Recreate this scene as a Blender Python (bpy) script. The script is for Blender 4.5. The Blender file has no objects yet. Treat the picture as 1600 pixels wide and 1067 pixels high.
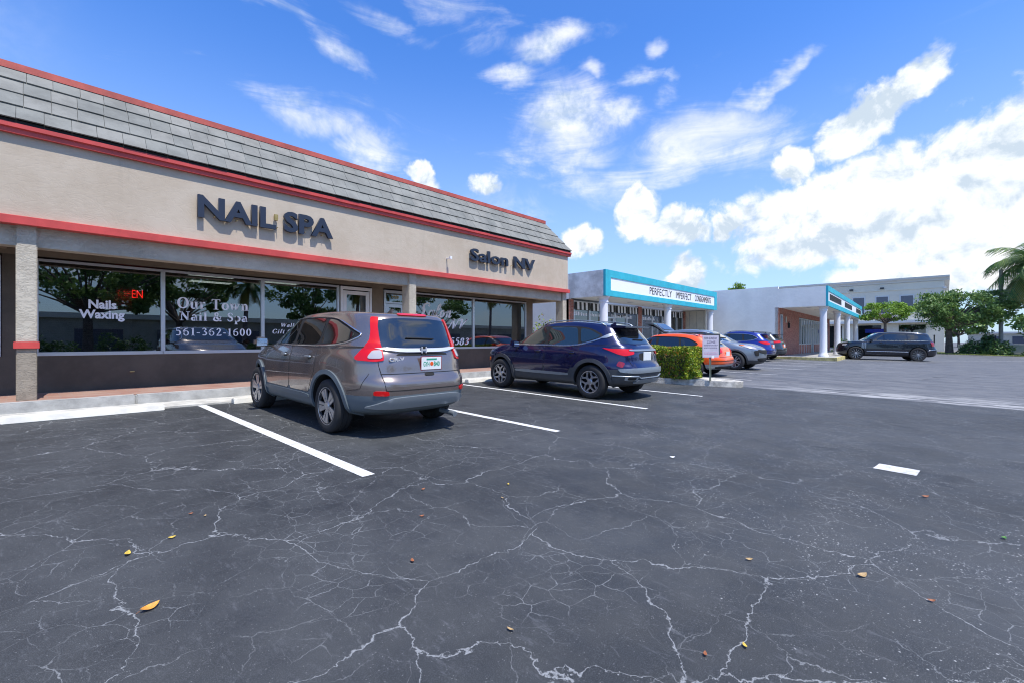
import bpy, bmesh, math, random
import numpy as np
from mathutils import Vector, Matrix
from mathutils.bvhtree import BVHTree
from mathutils.geometry import delaunay_2d_cdt
R = math.radians
C = bpy.context.scene
COL = C.collection
random.seed(7); rng = np.random.default_rng(7)

# ------------------------------------------------------------------ camera, sun, sky, exposure
SLOPE = 0.021
def gz(y): return SLOPE * max(-10.0, min(y, 10.0))
cd = bpy.data.cameras.new('camera'); cam = bpy.data.objects.new('camera', cd); COL.objects.link(cam)
cam.location = (0, 0, 1.30); cam.rotation_euler = (R(90), 0, R(43.597 - 90))
cd.sensor_width = 36; cd.lens = 36 * 711 / 1600; cd.shift_y = -1.5 / 1600; cd.clip_end = 3000; cd.clip_start = .05
C.camera = cam
C.view_settings.view_transform = 'Standard'; C.view_settings.look = 'None'
C.view_settings.exposure = 0.62; C.view_settings.gamma = 1
SUN_DIR = Vector((0.05, 0.42, -0.905)).normalized()       # the way the light travels
sd = bpy.data.lights.new('sun', 'SUN'); sd.energy = 3.6; sd.angle = R(.53); sd.color = (1, .955, .89)
so = bpy.data.objects.new('sun', sd); COL.objects.link(so)
so.rotation_euler = SUN_DIR.to_track_quat('-Z', 'Y').to_euler(); so.location = (0, 0, 40)

class NT:
    def __init__(s, tree): s.t = tree; s.n = tree.nodes; s.l = tree.links
    def new(s, typ, ins=None, **kw):
        n = s.n.new(typ)
        for k, v in kw.items(): setattr(n, k, v)
        for k, v in (ins or {}).items():
            sock = n.inputs[k]
            if isinstance(v, bpy.types.NodeSocket): s.l.new(v, sock)
            else: sock.default_value = v
        return n
    def math(s, op, a, b=0.0, c=None, clamp=False):
        n = s.new('ShaderNodeMath', {0: a, 1: b}, operation=op); n.use_clamp = clamp
        if c is not None:
            if isinstance(c, bpy.types.NodeSocket): s.l.new(c, n.inputs[2])
            else: n.inputs[2].default_value = c
        return n.outputs[0]
    def mix(s, f, a, b, typ='RGBA', blend='MIX'):
        n = s.new('ShaderNodeMix', data_type=typ)
        if typ == 'RGBA': n.blend_type = blend
        i = {'RGBA': (6, 7), 'FLOAT': (2, 3)}[typ]; o = {'RGBA': 2, 'FLOAT': 0}[typ]
        for sock, v in ((n.inputs[0], f), (n.inputs[i[0]], a), (n.inputs[i[1]], b)):
            if isinstance(v, bpy.types.NodeSocket): s.l.new(v, sock)
            else:
                if isinstance(v, tuple) and len(v) == 3: v = (*v, 1)
                sock.default_value = v
        return n.outputs[o]
    def ramp(s, f, stops):
        n = s.new('ShaderNodeValToRGB', {0: f}); e = n.color_ramp.elements
        while len(e) < len(stops): e.new(.5)
        for el, (p, c) in zip(e, stops): el.position = p; el.color = (*c, 1) if len(c) == 3 else c
        return n.outputs[0]
    def step(s, v, a, b, lo=0., hi=1.):
        n = s.new('ShaderNodeMapRange', {0: v, 1: a, 2: b, 3: lo, 4: hi}, interpolation_type='SMOOTHSTEP'); return n.outputs[0]
    def noise(s, vec, scale, detail=4, rough=.55, dist=0., out=0):
        d = {'Scale': scale, 'Detail': detail, 'Roughness': rough, 'Distortion': dist}
        if vec is not None: d['Vector'] = vec
        return s.new('ShaderNodeTexNoise', d).outputs[out]

def build_world():
    w = bpy.data.worlds.new('World'); C.world = w; w.use_nodes = True
    t = NT(w.node_tree); t.n.clear()
    sky = t.new('ShaderNodeTexSky', sky_type='NISHITA'); sky.sun_disc = False
    toward = -SUN_DIR
    sky.sun_elevation = math.asin(toward.z); sky.sun_rotation = math.atan2(toward.x, toward.y)
    sky.air_density = 1.0; sky.dust_density = .6; sky.ozone_density = 2.0; sky.altitude = 0
    hs = t.new('ShaderNodeHueSaturation', {'Saturation': 1.18, 'Value': 1.32, 'Color': sky.outputs[0]})
    skyc = t.mix(1.0, hs.outputs[0], (.68, .95, 1.36), blend='MULTIPLY')
    tc = t.new('ShaderNodeTexCoord').outputs['Generated']
    sep = t.new('ShaderNodeSeparateXYZ', {0: tc})
    az = t.math('MULTIPLY', t.math('ARCTAN2', sep.outputs[1], sep.outputs[0]), 57.2958)
    el = t.math('MULTIPLY', t.math('ARCSINE', sep.outputs[2]), 57.2958)
    # wispy warp of the cloud field
    wn = t.noise(tc, 5.0, 5, .6, 0, 1)
    ws = t.new('ShaderNodeSeparateColor', {0: wn})
    az2 = t.math('ADD', az, t.math('MULTIPLY', t.math('SUBTRACT', ws.outputs[0], .5), 9.0))
    el2 = t.math('ADD', el, t.math('MULTIPLY', t.math('SUBTRACT', ws.outputs[1], .5), 7.0))
    vec = t.new('ShaderNodeCombineXYZ', {0: az2, 1: el2}).outputs[0]
    # cumulus banks of the place: azimuth, elevation, half sizes, tilt, weight
    puffs = [(54.9,19.6,2.0,1.5,0,1.0),(48.0,18.6,2.2,1.5,0,.7),(28.6,15.2,3.2,2.8,0,1.0),(23.8,12.6,3.8,1.9,0,1.0),
             (34.6,12.0,2.3,1.9,0,.95),(22.5,7.6,2.6,2.2,0,1.1),(17.4,12.4,1.7,1.0,0,1.0),(12.9,17.6,1.7,2.6,-20,.95),
             (3.0,23.4,3.4,1.6,-25,1.0),(7.0,20.6,4.8,2.3,-30,1.1),(1.5,12.6,14,5.4,0,1.12),(-6,15,10,6,0,1.12),(-1,6.5,10,3.0,0,1.05),
             (8.5,11.0,7,3.2,10,1.12),(-14,10,10,6,0,1.0),(13,8.5,4,1.6,0,.55)]
    wisps = [(65.5,23.6,8.5,1.6,14,.62),(60.5,21.9,5,2.3,25,.75),(63.5,29.5,3.5,1.2,30,.45),(39.6,32.9,4.0,1.6,-10,.75),(44.6,29.8,3.2,1.4,0,.65),
             (51.5,35.9,6.5,2.2,20,.5),(36.5,25.4,6.5,3.0,0,.78),(31.5,26,2.8,1.5,0,.8),(36,21.5,5,1.6,-10,.6),(20,21,7,3.4,0,.62),(32.3,18.2,6,2.2,0,.60),(41,22.5,5,1.4,10,.5),(24,17.8,5,1.5,0,.5),
             (14.2,25.6,3.6,.8,-22,.75),(28.0,29.0,2.8,1.0,0,.65),(34.5,29.9,1.4,.8,0,.6),(25,27,1.8,1.0,0,.4),(25.5,31.5,1.4,.8,0,.6),(24,28.6,1.2,.8,0,.5),
             (58,38,7,1.2,35,.45),(47,16,6,3,0,.4),(70,33,8,1.2,20,.4),(57,33.5,5,1.0,10,.4)]
    def field(items, vec):
        tot = None
        for a, e, sa, se, rot, wgt in items:
            m = t.new('ShaderNodeMapping', {0: vec}, vector_type='TEXTURE')
            m.inputs['Location'].default_value = (a, e, 0); m.inputs['Rotation'].default_value = (0, 0, R(rot)); m.inputs['Scale'].default_value = (sa, se, 1)
            ln = t.new('ShaderNodeVectorMath', {0: m.outputs[0]}, operation='LENGTH').outputs['Value']
            f = t.step(ln, 0.15, 1.85, wgt, 0.)
            tot = f if tot is None else t.math('MAXIMUM', tot, f)
        return tot
    p = field(puffs, vec); q = field(wisps, vec)
    n1 = t.noise(tc, 11, 12, .6, .25)
    up = t.new('ShaderNodeVectorMath', {0: tc, 1: (0, 0, .022)}, operation='ADD').outputs[0]
    n1u = t.noise(up, 11, 12, .6, .25)
    mp = t.new('ShaderNodeMapping', {0: tc}); mp.inputs['Rotation'].default_value = (.3, .2, .5); mp.inputs['Scale'].default_value = (1, 1, 3.2)
    n2 = t.noise(mp.outputs[0], 4.5, 10, .64, 1.1)
    dp = t.math('ADD', p, t.math('MULTIPLY', t.math('SUBTRACT', n1, .5), 1.6))
    ap = t.step(dp, .36, .72)
    dq = t.math('ADD', q, t.math('MULTIPLY', t.math('SUBTRACT', n2, .5), 1.5))
    dq = t.math('ADD', dq, t.math('MULTIPLY', t.math('SUBTRACT', n1, .5), .3))
    aq = t.step(dq, .12, 1.05, 0, .9)
    # the rest of the sky (behind the camera): scattered clouds
    far = t.step(t.math('ABSOLUTE', t.math('SUBTRACT', az, 30)), 55, 80)
    n3 = t.noise(tc, 3.2, 9, .6, .4)
    ar = t.math('MULTIPLY', t.step(n3, .52, .68, 0, .85), far)
    alpha = t.math('MAXIMUM', t.math('MAXIMUM', ap, aq), ar)
    # cloud body: whiter tops, blue grey bases and hollows
    m4 = t.new('ShaderNodeMapping', {0: tc}); m4.inputs['Scale'].default_value = (1, 1, 2.6)
    n4 = t.noise(m4.outputs[0], 4.2, 7, .55, .4)
    shade = t.math('ADD', t.math('MULTIPLY', t.math('SUBTRACT', n1, n1u), 1.3), t.math('ADD', .20, t.math('MULTIPLY', n4, .72)))
    cc = t.ramp(shade, [(.42, (.56, .66, .77)), (.54, (.80, .86, .92)), (.64, (.98, .99, 1.0))])
    cc = t.mix(1.0, cc, (7.6, 7.6, 7.6), blend='MULTIPLY')
    hz = t.step(el, 0, 34, .62, 0.)
    base = t.mix(hz, skyc, (4.0, 5.0, 6.4))
    fin = t.mix(alpha, base, cc)
    bg = t.new('ShaderNodeBackground', {'Color': fin, 'Strength': .1})
    t.l.new(bg.outputs[0], t.new('ShaderNodeOutputWorld').inputs[0])
    w.cycles.sampling_method = 'MANUAL'; w.cycles.sample_map_resolution = 512
build_world()
C.render.engine = 'CYCLES'
C.cycles.pixel_filter_type = 'BLACKMAN_HARRIS'; C.cycles.filter_width = 1.1
C.cycles.max_bounces = 8; C.cycles.transparent_max_bounces = 12; C.cycles.use_denoising = True

# ------------------------------------------------------------------ materials
def mat(name, color, rough=.6, metal=0., coat=0., mott=0., mscale=3., bump=0., bscale=40., spec=.5, fn=None, emit=None, coatr=.03):
    m = bpy.data.materials.new(name); m.use_nodes = True; t = NT(m.node_tree); b = t.n['Principled BSDF']
    b.inputs['Base Color'].default_value = (*color, 1); b.inputs['Roughness'].default_value = rough
    b.inputs['Metallic'].default_value = metal; b.inputs['Coat Weight'].default_value = coat; b.inputs['Coat Roughness'].default_value = coatr
    b.inputs['Specular IOR Level'].default_value = spec
    tc = t.new('ShaderNodeTexCoord').outputs['Object']
    if mott:
        n = t.noise(tc, mscale, 6, .65)
        f = t.step(n, .3, .7, 1 - mott, 1 + mott)
        c = t.new('ShaderNodeMix', data_type='RGBA', blend_type='MULTIPLY'); c.inputs[0].default_value = 1; c.inputs[6].default_value = (*color, 1)
        t.l.new(f, c.inputs[7]); t.l.new(c.outputs[2], b.inputs['Base Color'])
    if bump:
        n = t.noise(tc, bscale, 5, .6)
        bp = t.new('ShaderNodeBump', {'Strength': bump, 'Distance': .02, 'Height': n}); t.l.new(bp.outputs[0], b.inputs['Normal'])
    if emit: b.inputs['Emission Color'].default_value = (*emit[0], 1); b.inputs['Emission Strength'].default_value = emit[1]
    if fn: fn(t, b, tc)
    return m

def f_asphalt(t, b, tc):
    geo = t.new('ShaderNodeNewGeometry').outputs['Position']
    sep = t.new('ShaderNodeSeparateXYZ', {0: geo}); X, Y = sep.outputs[0], sep.outputs[1]
    big = t.noise(geo, .45, 5, .6); mid = t.noise(geo, 2.6, 6, .65); fine = t.noise(geo, 90, 3, .7); gr = t.noise(geo, 260, 2, .7)
    # fresh sealcoat on this lot, old grey asphalt past the lot line
    edge = t.math('ADD', X, t.math('MULTIPLY', t.math('SUBTRACT', t.noise(geo, 1.6, 4), .5), .35))
    old = t.step(edge, 12.9, 13.05)
    new = t.mix(t.step(t.math('ADD', t.math('MULTIPLY', big, .75), t.math('MULTIPLY', mid, .35)), .38, .72), (.020, .0215, .0215), (.050, .053, .054))
    strk = t.new('ShaderNodeMapping', {0: geo}); strk.inputs['Rotation'].default_value = (0, 0, R(8)); strk.inputs['Scale'].default_value = (.9, .22, 1)
    sn = t.noise(strk.outputs[0], 2.2, 7, .7)
    oldc = t.mix(t.step(t.math('ADD', t.math('MULTIPLY', sn, .62), t.math('MULTIPLY', mid, .38)), .36, .64), (.066, .068, .073), (.150, .150, .150))
    # pale worn wedge along the seam
    wedge = t.math('MULTIPLY', t.step(edge, 13.0, 13.1), t.step(edge, 13.4, 15.5, 1, 0))
    wedge = t.math('MULTIPLY', wedge, t.step(t.noise(strk.outputs[0], 5, 6, .7), .42, .60))
    wedge = t.math('MULTIPLY', wedge, t.step(Y, 1.4, 3.9, 1, .25))
    oldc = t.mix(wedge, oldc, (.40, .39, .37))
    col = t.mix(old, new, oldc)
    # cracks
    wa = t.new('ShaderNodeVectorMath', {0: t.noise(geo, .9, 2, .5, 0, 1), 1: (.5, .5, .5)}, operation='SUBTRACT').outputs[0]
    wb_ = t.new('ShaderNodeVectorMath', {0: t.noise(geo, 7., 5, .62, 0, 1), 1: (.5, .5, .5)}, operation='SUBTRACT').outputs[0]
    wb_ = t.new('ShaderNodeVectorMath', {0: wb_, 1: (.22, .22, .22)}, operation='MULTIPLY').outputs[0]
    wv = t.new('ShaderNodeVectorMath', {0: wa, 1: wb_}, operation='ADD').outputs[0]
    def cr(scale, warp, width, rnd=1.0, off=0.):
        v = t.new('ShaderNodeVectorMath', {0: wv, 1: (warp, warp, 0)}, operation='MULTIPLY').outputs[0]
        v = t.new('ShaderNodeVectorMath', {0: geo, 1: v}, operation='ADD').outputs[0]
        v = t.new('ShaderNodeVectorMath', {0: v, 1: (off, off * .7, 0)}, operation='ADD').outputs[0]
        v = t.new('ShaderNodeVectorMath', {0: v, 1: (1, 1, 0)}, operation='MULTIPLY').outputs[0]
        vo = t.new('ShaderNodeTexVoronoi', {'Vector': v, 'Scale': scale, 'Randomness': rnd}, feature='DISTANCE_TO_EDGE', voronoi_dimensions='2D')
        d = t.math('DIVIDE', vo.outputs['Distance'], scale)
        wmod = t.step(t.noise(geo, 7, 5, .7), .35, .65, width * .3, width * 1.6)
        return t.math('SUBTRACT', 1., t.math('DIVIDE', d, wmod), clamp=True)
    c1 = t.math('MULTIPLY', cr(.90, .9, .0048), t.step(big, .26, .42))
    c2 = t.math('MULTIPLY', cr(2.4, .7, .0030, 1, 3.7), t.step(t.noise(geo, .8, 4, .6), .42, .58, 0, .62))
    c3 = t.math('MULTIPLY', cr(7.0, .4, .0024, 1, 9.1), t.step(t.noise(geo, 1.1, 4, .6), .48, .62, 0, .55))
    crk = t.math('MAXIMUM', t.math('MAXIMUM', c1, c2), c3)
    crk = t.math('MULTIPLY', crk, t.step(X, 2.8, 6.2, 1., .22))
    crk = t.math('MULTIPLY', crk, t.step(fine, .25, .50, .6, 1.))
    dd = t.math('POWER', crk, .7)
    col = t.mix(t.math('MULTIPLY', dd, .9), col, (.32, .33, .33))
    # pale stone chips showing through the worn seal
    vo = t.new('ShaderNodeTexVoronoi', {'Vector': geo, 'Scale': 55.}, voronoi_dimensions='3D')
    vc = t.new('ShaderNodeSeparateColor', {0: vo.outputs['Color']})
    patch = t.step(t.math('ADD', t.noise(geo, 1.5, 5, .7), t.step(t.math('SUBTRACT', X, Y), -.5, 3.0, -.16, .06)), .50, .68)
    pick = t.math('LESS_THAN', vc.outputs[0], t.math('MULTIPLY', patch, .30))
    chip = t.math('MULTIPLY', pick, t.step(vo.outputs['Distance'], .18, .34, 1, 0))
    vo2 = t.new('ShaderNodeTexVoronoi', {'Vector': geo, 'Scale': 140.}); v2 = t.new('ShaderNodeSeparateColor', {0: vo2.outputs['Color']})
    chip2 = t.math('MULTIPLY', t.math('LESS_THAN', v2.outputs[0], t.math('ADD', .035, t.math('MULTIPLY', patch, .26))), t.step(vo2.outputs['Distance'], .25, .4, .8, 0))
    chp = t.math('MAXIMUM', t.math('MULTIPLY', chip, .85), t.math('MULTIPLY', chip2, .5))
    col = t.mix(chp, col, (.40, .40, .39))
    scuff = t.noise(strk.outputs[0], 26, 6, .8)
    col = t.mix(t.step(scuff, .55, .72, 0, .38), col, (.17, .175, .185))
    col = t.mix(t.math('MULTIPLY', t.step(gr, .45, .72), .55), col, (.12, .125, .13))
    # oil drips and old stains in the bays
    st = t.step(t.noise(geo, .9, 4, .6, 1.), .62, .70)
    col = t.mix(t.math('MULTIPLY', st, .5), col, (.016, .018, .02))
    t.l.new(col, b.inputs['Base Color'])
    h = t.math('ADD', t.math('MULTIPLY', fine, .5), t.math('MULTIPLY', gr, .5)); h = t.math('SUBTRACT', h, t.math('MULTIPLY', crk, .8))
    bp = t.new('ShaderNodeBump', {'Strength': .55, 'Distance': .004, 'Height': h}); t.l.new(bp.outputs[0], b.inputs['Normal'])
    t.l.new(t.step(mid, .3, .7, .55, .78), b.inputs['Roughness'])

def f_paint(wear):
    def f(t, b, tc):
        geo = t.new('ShaderNodeNewGeometry').outputs['Position']
        n = t.noise(geo, 9, 7, .75); g = t.noise(geo, 70, 3, .7)
        v = t.math('ADD', t.math('MULTIPLY', n, .6), t.math('MULTIPLY', g, .4))
        c = t.mix(t.step(v, .48 + wear * .08, .62, 1, .45), (.16, .16, .16), (.66, .66, .64))
        t.l.new(c, b.inputs['Base Color'])
    return f
def f_stucco(c1, c2, scale=11, strength=.6, dist=.02, aniso=True):
    def f(t, b, tc):
        geo = t.new('ShaderNodeNewGeometry').outputs['Position']
        m = t.new('ShaderNodeMapping', {0: geo}); m.inputs['Scale'].default_value = (1, 1, 2.2 if aniso else 1)
        n = t.noise(m.outputs[0], scale, 6, .6, 1.2); s = t.noise(geo, .9, 6, .65); g = t.noise(geo, 60, 3, .6)
        rid = t.math('ABSOLUTE', t.math('SUBTRACT', n, .5))
        h = t.math('ADD', t.step(rid, 0, .06, 0, 1), t.math('MULTIPLY', g, .15))
        v = t.math('ADD', t.math('MULTIPLY', s, .7), t.math('MULTIPLY', t.noise(geo, 6, 5, .6), .3))
        sm = t.new('ShaderNodeMapping', {0: geo}); sm.inputs['Scale'].default_value = (1, 1, .07)
        run = t.step(t.noise(sm.outputs[0], 4.5, 6, .7), .56, .72, 0, .22 if aniso else .12)
        cl = t.mix(t.step(v, .35, .65), c1, c2)
        t.l.new(t.mix(run, cl, tuple(x*.55 for x in c1)), b.inputs['Base Color'])
        bp = t.new('ShaderNodeBump', {'Strength': strength, 'Distance': dist, 'Height': h}); t.l.new(bp.outputs[0], b.inputs['Normal'])
    return f
def f_island(stops, rough=None, scale_noise=0.):
    def f(t, b, tc):
        r = t.new('ShaderNodeNewGeometry').outputs['Random Per Island']
        c = t.ramp(r, stops)
        if scale_noise:
            geo = t.new('ShaderNodeNewGeometry').outputs['Position']
            n = t.step(t.noise(geo, scale_noise, 6, .7), .3, .7, .78, 1.15)
            mm = t.new('ShaderNodeMix', {0: 1.0, 6: c}, data_type='RGBA', blend_type='MULTIPLY'); t.l.new(n, mm.inputs[7]); c = mm.outputs[2]
        t.l.new(c, b.inputs['Base Color'])
    return f
def f_brick(c1, c2, mortar, w=.22, h=.075, ax='XZ'):
    def f(t, b, tc):
        geo = t.new('ShaderNodeNewGeometry').outputs['Position']; s = t.new('ShaderNodeSeparateXYZ', {0: geo})
        u = t.math('ADD', s.outputs[0], s.outputs[1]); v = s.outputs[2] if ax == 'XZ' else s.outputs[1]
        if ax != 'XZ': u = s.outputs[0]
        vec = t.new('ShaderNodeCombineXYZ', {0: u, 1: v})
        br = t.new('ShaderNodeTexBrick', {'Vector': vec.outputs[0], 'Color1': (*c1, 1), 'Color2': (*c2, 1), 'Mortar': (*mortar, 1), 'Scale': 1., 'Mortar Size': .008, 'Brick Width': w, 'Row Height': h})
        n = t.step(t.noise(geo, 7, 5, .7), .3, .7, .7, 1.25)
        mm = t.new('ShaderNodeMix', {0: 1.0, 6: br.outputs[0]}, data_type='RGBA', blend_type='MULTIPLY'); t.l.new(n, mm.inputs[7])
        t.l.new(mm.outputs[2], b.inputs['Base Color'])
        bp = t.new('ShaderNodeBump', {'Strength': .4, 'Distance': .006, 'Height': t.math('SUBTRACT', 1., br.outputs[1])}); t.l.new(bp.outputs[0], b.inputs['Normal'])
    return f
def f_rustic(t, b, tc):    # faded red paving slabs
    geo = t.new('ShaderNodeNewGeometry').outputs['Position']; s = t.new('ShaderNodeSeparateXYZ', {0: geo})
    br = t.new('ShaderNodeTexBrick', {'Vector': geo, 'Color1': (.27, .115, .08, 1), 'Color2': (.33, .19, .14, 1), 'Mortar': (.24, .19, .17, 1), 'Scale': 1., 'Mortar Size': .006, 'Brick Width': .3, 'Row Height': .15})
    n = t.step(t.noise(geo, 1.7, 6, .7), .35, .65)
    t.l.new(t.mix(t.math('MULTIPLY', n, .55), br.outputs[0], (.37, .27, .21)), b.inputs['Base Color'])
def glass_mat(name, tint, refl, rough=.0, gcol=(.9, .95, 1)):
    m = bpy.data.materials.new(name); m.use_nodes = True; t = NT(m.node_tree); t.n.clear()
    tr = t.new('ShaderNodeBsdfTransparent', {'Color': (*tint, 1)}); gl = t.new('ShaderNodeBsdfGlossy', {'Color': (*gcol, 1), 'Roughness': rough})
    fr = t.new('ShaderNodeFresnel', {'IOR': 1.5}).outputs[0]
    f = t.math('ADD', t.math('MULTIPLY', fr, 1.1), refl, clamp=True)
    mx = t.new('ShaderNodeMixShader', {0: f, 1: tr.outputs[0], 2: gl.outputs[0]})
    t.l.new(mx.outputs[0], t.new('ShaderNodeOutputMaterial').inputs[0]); return m

M = {}
M['asphalt'] = mat('asphalt', (.05,)*3, .7, fn=f_asphalt, spec=.4)
M['line'] = mat('line paint', (.7,)*3, .7, fn=f_paint(0)); M['oldline'] = mat('worn line paint', (.5,)*3, .8, fn=f_paint(-1.2))
M['concrete'] = mat('kerb concrete', (.36, .355, .33), .85, mott=.22, mscale=4, bump=.3, bscale=60)
M['concretew'] = mat('painted concrete', (.63, .61, .54), .75, mott=.12, mscale=3, bump=.25, bscale=50)
M['kerb_old'] = mat('weathered kerb', (.50, .47, .41), .9, mott=.45, mscale=5, bump=.4, bscale=40)
M['kerb_y'] = mat('yellow kerb', (.55, .47, .20), .8, mott=.35, mscale=4)
M['paver'] = mat('red paving', (.4, .2, .16), .85, fn=f_rustic)
M['facade'] = mat('smooth stucco', (.5,)*3, .9, fn=f_stucco((.46, .38, .285), (.525, .445, .345), 3.0, .12, .01))
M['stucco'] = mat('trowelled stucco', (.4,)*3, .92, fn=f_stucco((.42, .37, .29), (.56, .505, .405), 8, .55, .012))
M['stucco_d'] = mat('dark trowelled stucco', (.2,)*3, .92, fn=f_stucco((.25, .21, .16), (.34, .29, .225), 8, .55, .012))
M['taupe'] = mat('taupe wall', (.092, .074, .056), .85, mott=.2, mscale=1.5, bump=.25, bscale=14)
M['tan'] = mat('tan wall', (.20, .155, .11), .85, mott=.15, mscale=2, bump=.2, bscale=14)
M['red'] = mat('red trim', (.53, .060, .050), .5, mott=.14, mscale=2.5)
M['redtop'] = mat('faded red cap', (.44, .085, .06), .6, mott=.22, mscale=3)
M['shingle'] = mat('roof tile', (.3,)*3, .85, fn=f_island([(0, (.175, .18, .162)), (.5, (.195, .196, .175)), (1, (.215, .212, .188))], scale_noise=2.2))
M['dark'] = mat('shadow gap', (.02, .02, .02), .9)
M['letter'] = mat('blue black letter', (.016, .024, .045), .45)
M['alu'] = mat('aluminium frame', (.62, .63, .64), .35, metal=.6)
M['white'] = mat('white paint', (.80, .80, .80), .5, mott=.05); M['decal'] = mat('white vinyl', (.88, .88, .92), .6)
M['shop_glass'] = glass_mat('shop glass', (.33, .36, .36), .12)
M['interior'] = mat('dark interior', (.045, .04, .038), .9); M['blind'] = mat('blind slat', (.42, .43, .44), .6)
M['neon'] = mat('red tube', (.4, .0, .0), .4, emit=((1, .012, .01), 9))
M['tubelight'] = mat('ceiling lamp', (.8,)*3, .4, emit=((1, .98, .92), 2.2))
M['gutter'] = mat('gutter paint', (.50, .485, .43), .8, mott=.22, mscale=4, bump=.25, bscale=50); M['brass'] = mat('brass', (.45, .33, .12), .4, metal=.5)
M['teal'] = mat('turquoise fascia', (.03, .42, .52), .6, mott=.12, mscale=1.5); M['sign_w'] = mat('white sign panel', (.84, .85, .86), .5)
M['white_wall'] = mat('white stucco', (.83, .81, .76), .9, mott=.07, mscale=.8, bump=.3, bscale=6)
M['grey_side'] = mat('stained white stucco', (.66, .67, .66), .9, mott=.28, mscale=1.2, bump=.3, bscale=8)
M['cream'] = mat('cream panel', (.60, .56, .46), .8, mott=.08)
M['soffit'] = mat('soffit', (.78, .76, .70), .8)
M['brick'] = mat('red brick', (.3, .1, .08), .9, fn=f_brick((.33, .085, .055), (.46, .17, .12), (.34, .26, .21)))
M['pillar'] = mat('white pillar', (.74, .75, .78), .6)
M['glass2'] = glass_mat('green glass', (.42, .52, .50), .10); M['interior2'] = mat('shop interior', (.16, .19, .18), .9)
M['stripe_b'] = mat('awning dark', (.03, .03, .03), .8); M['yellow'] = mat('yellow banner', (.85, .62, .02), .6)
M['greybld'] = mat('grey stucco', (.82, .745, .60), .9, mott=.05, mscale=.4, bump=.1, bscale=3)
M['trimw'] = mat('pale trim', (.70, .70, .68), .7); M['blindglass'] = mat('window with blinds', (.10, .11, .15), .12, spec=.6)
M['steel'] = mat('galvanised post', (.17, .20, .16), .6, mott=.3, mscale=6); M['wood'] = mat('grey timber pole', (.26, .25, .22), .85, mott=.25, mscale=3)
M['bark'] = mat('bark', (.13, .10, .08), .95, mott=.4, mscale=6, bump=.6, bscale=20)
M['palmbark'] = mat('palm bark', (.25, .19, .17), .95, mott=.3, mscale=6, bump=.5, bscale=20)
def leafmat(name, stops, tr=.25):
    m = mat(name, (.1, .2, .05), .55, fn=f_island(stops)); b = m.node_tree.nodes['Principled BSDF']
    t = NT(m.node_tree); tl = t.new('ShaderNodeBsdfTranslucent'); src = b.inputs['Base Color'].links[0].from_socket; t.l.new(src, tl.inputs[0])
    mx = t.new('ShaderNodeMixShader', {0: tr, 1: b.outputs[0], 2: tl.outputs[0]}); t.l.new(mx.outputs[0], t.n['Material Output'].inputs[0]); return m
M['leaf_dark'] = leafmat('oak leaf', [(0, (.06, .125, .03)), (.5, (.13, .235, .05)), (1, (.25, .36, .10))])
M['leaf_lime'] = leafmat('lime leaf', [(0, (.10, .19, .02)), (.5, (.19, .33, .03)), (1, (.30, .44, .05))])
M['leaf_hedge'] = leafmat('hedge leaf', [(0, (.06, .13, .012)), (.45, (.19, .30, .015)), (.85, (.42, .48, .03)), (.93, (.34, .10, .03)), (1, (.5, .45, .06))])
M['leaf_shrub'] = leafmat('shrub leaf', [(0, (.03, .08, .03)), (.6, (.07, .15, .04)), (1, (.16, .26, .05))])
M['palm'] = leafmat('palm frond', [(0, (.035, .095, .025)), (.6, (.075, .155, .03)), (1, (.17, .25, .045))]); M['palm_y'] = leafmat('old palm frond', [(0, (.28, .26, .04)), (1, (.42, .32, .06))])
M['grass'] = leafmat('grass', [(0, (.10, .16, .03)), (.6, (.20, .26, .05)), (1, (.34, .33, .12))]); M['soil'] = mat('verge soil', (.16, .17, .06), .95, mott=.3)
M['leaf_fallen'] = leafmat('dead leaf', [(0, (.55, .30, .05)), (.5, (.62, .45, .08)), (1, (.30, .15, .07))])

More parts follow.
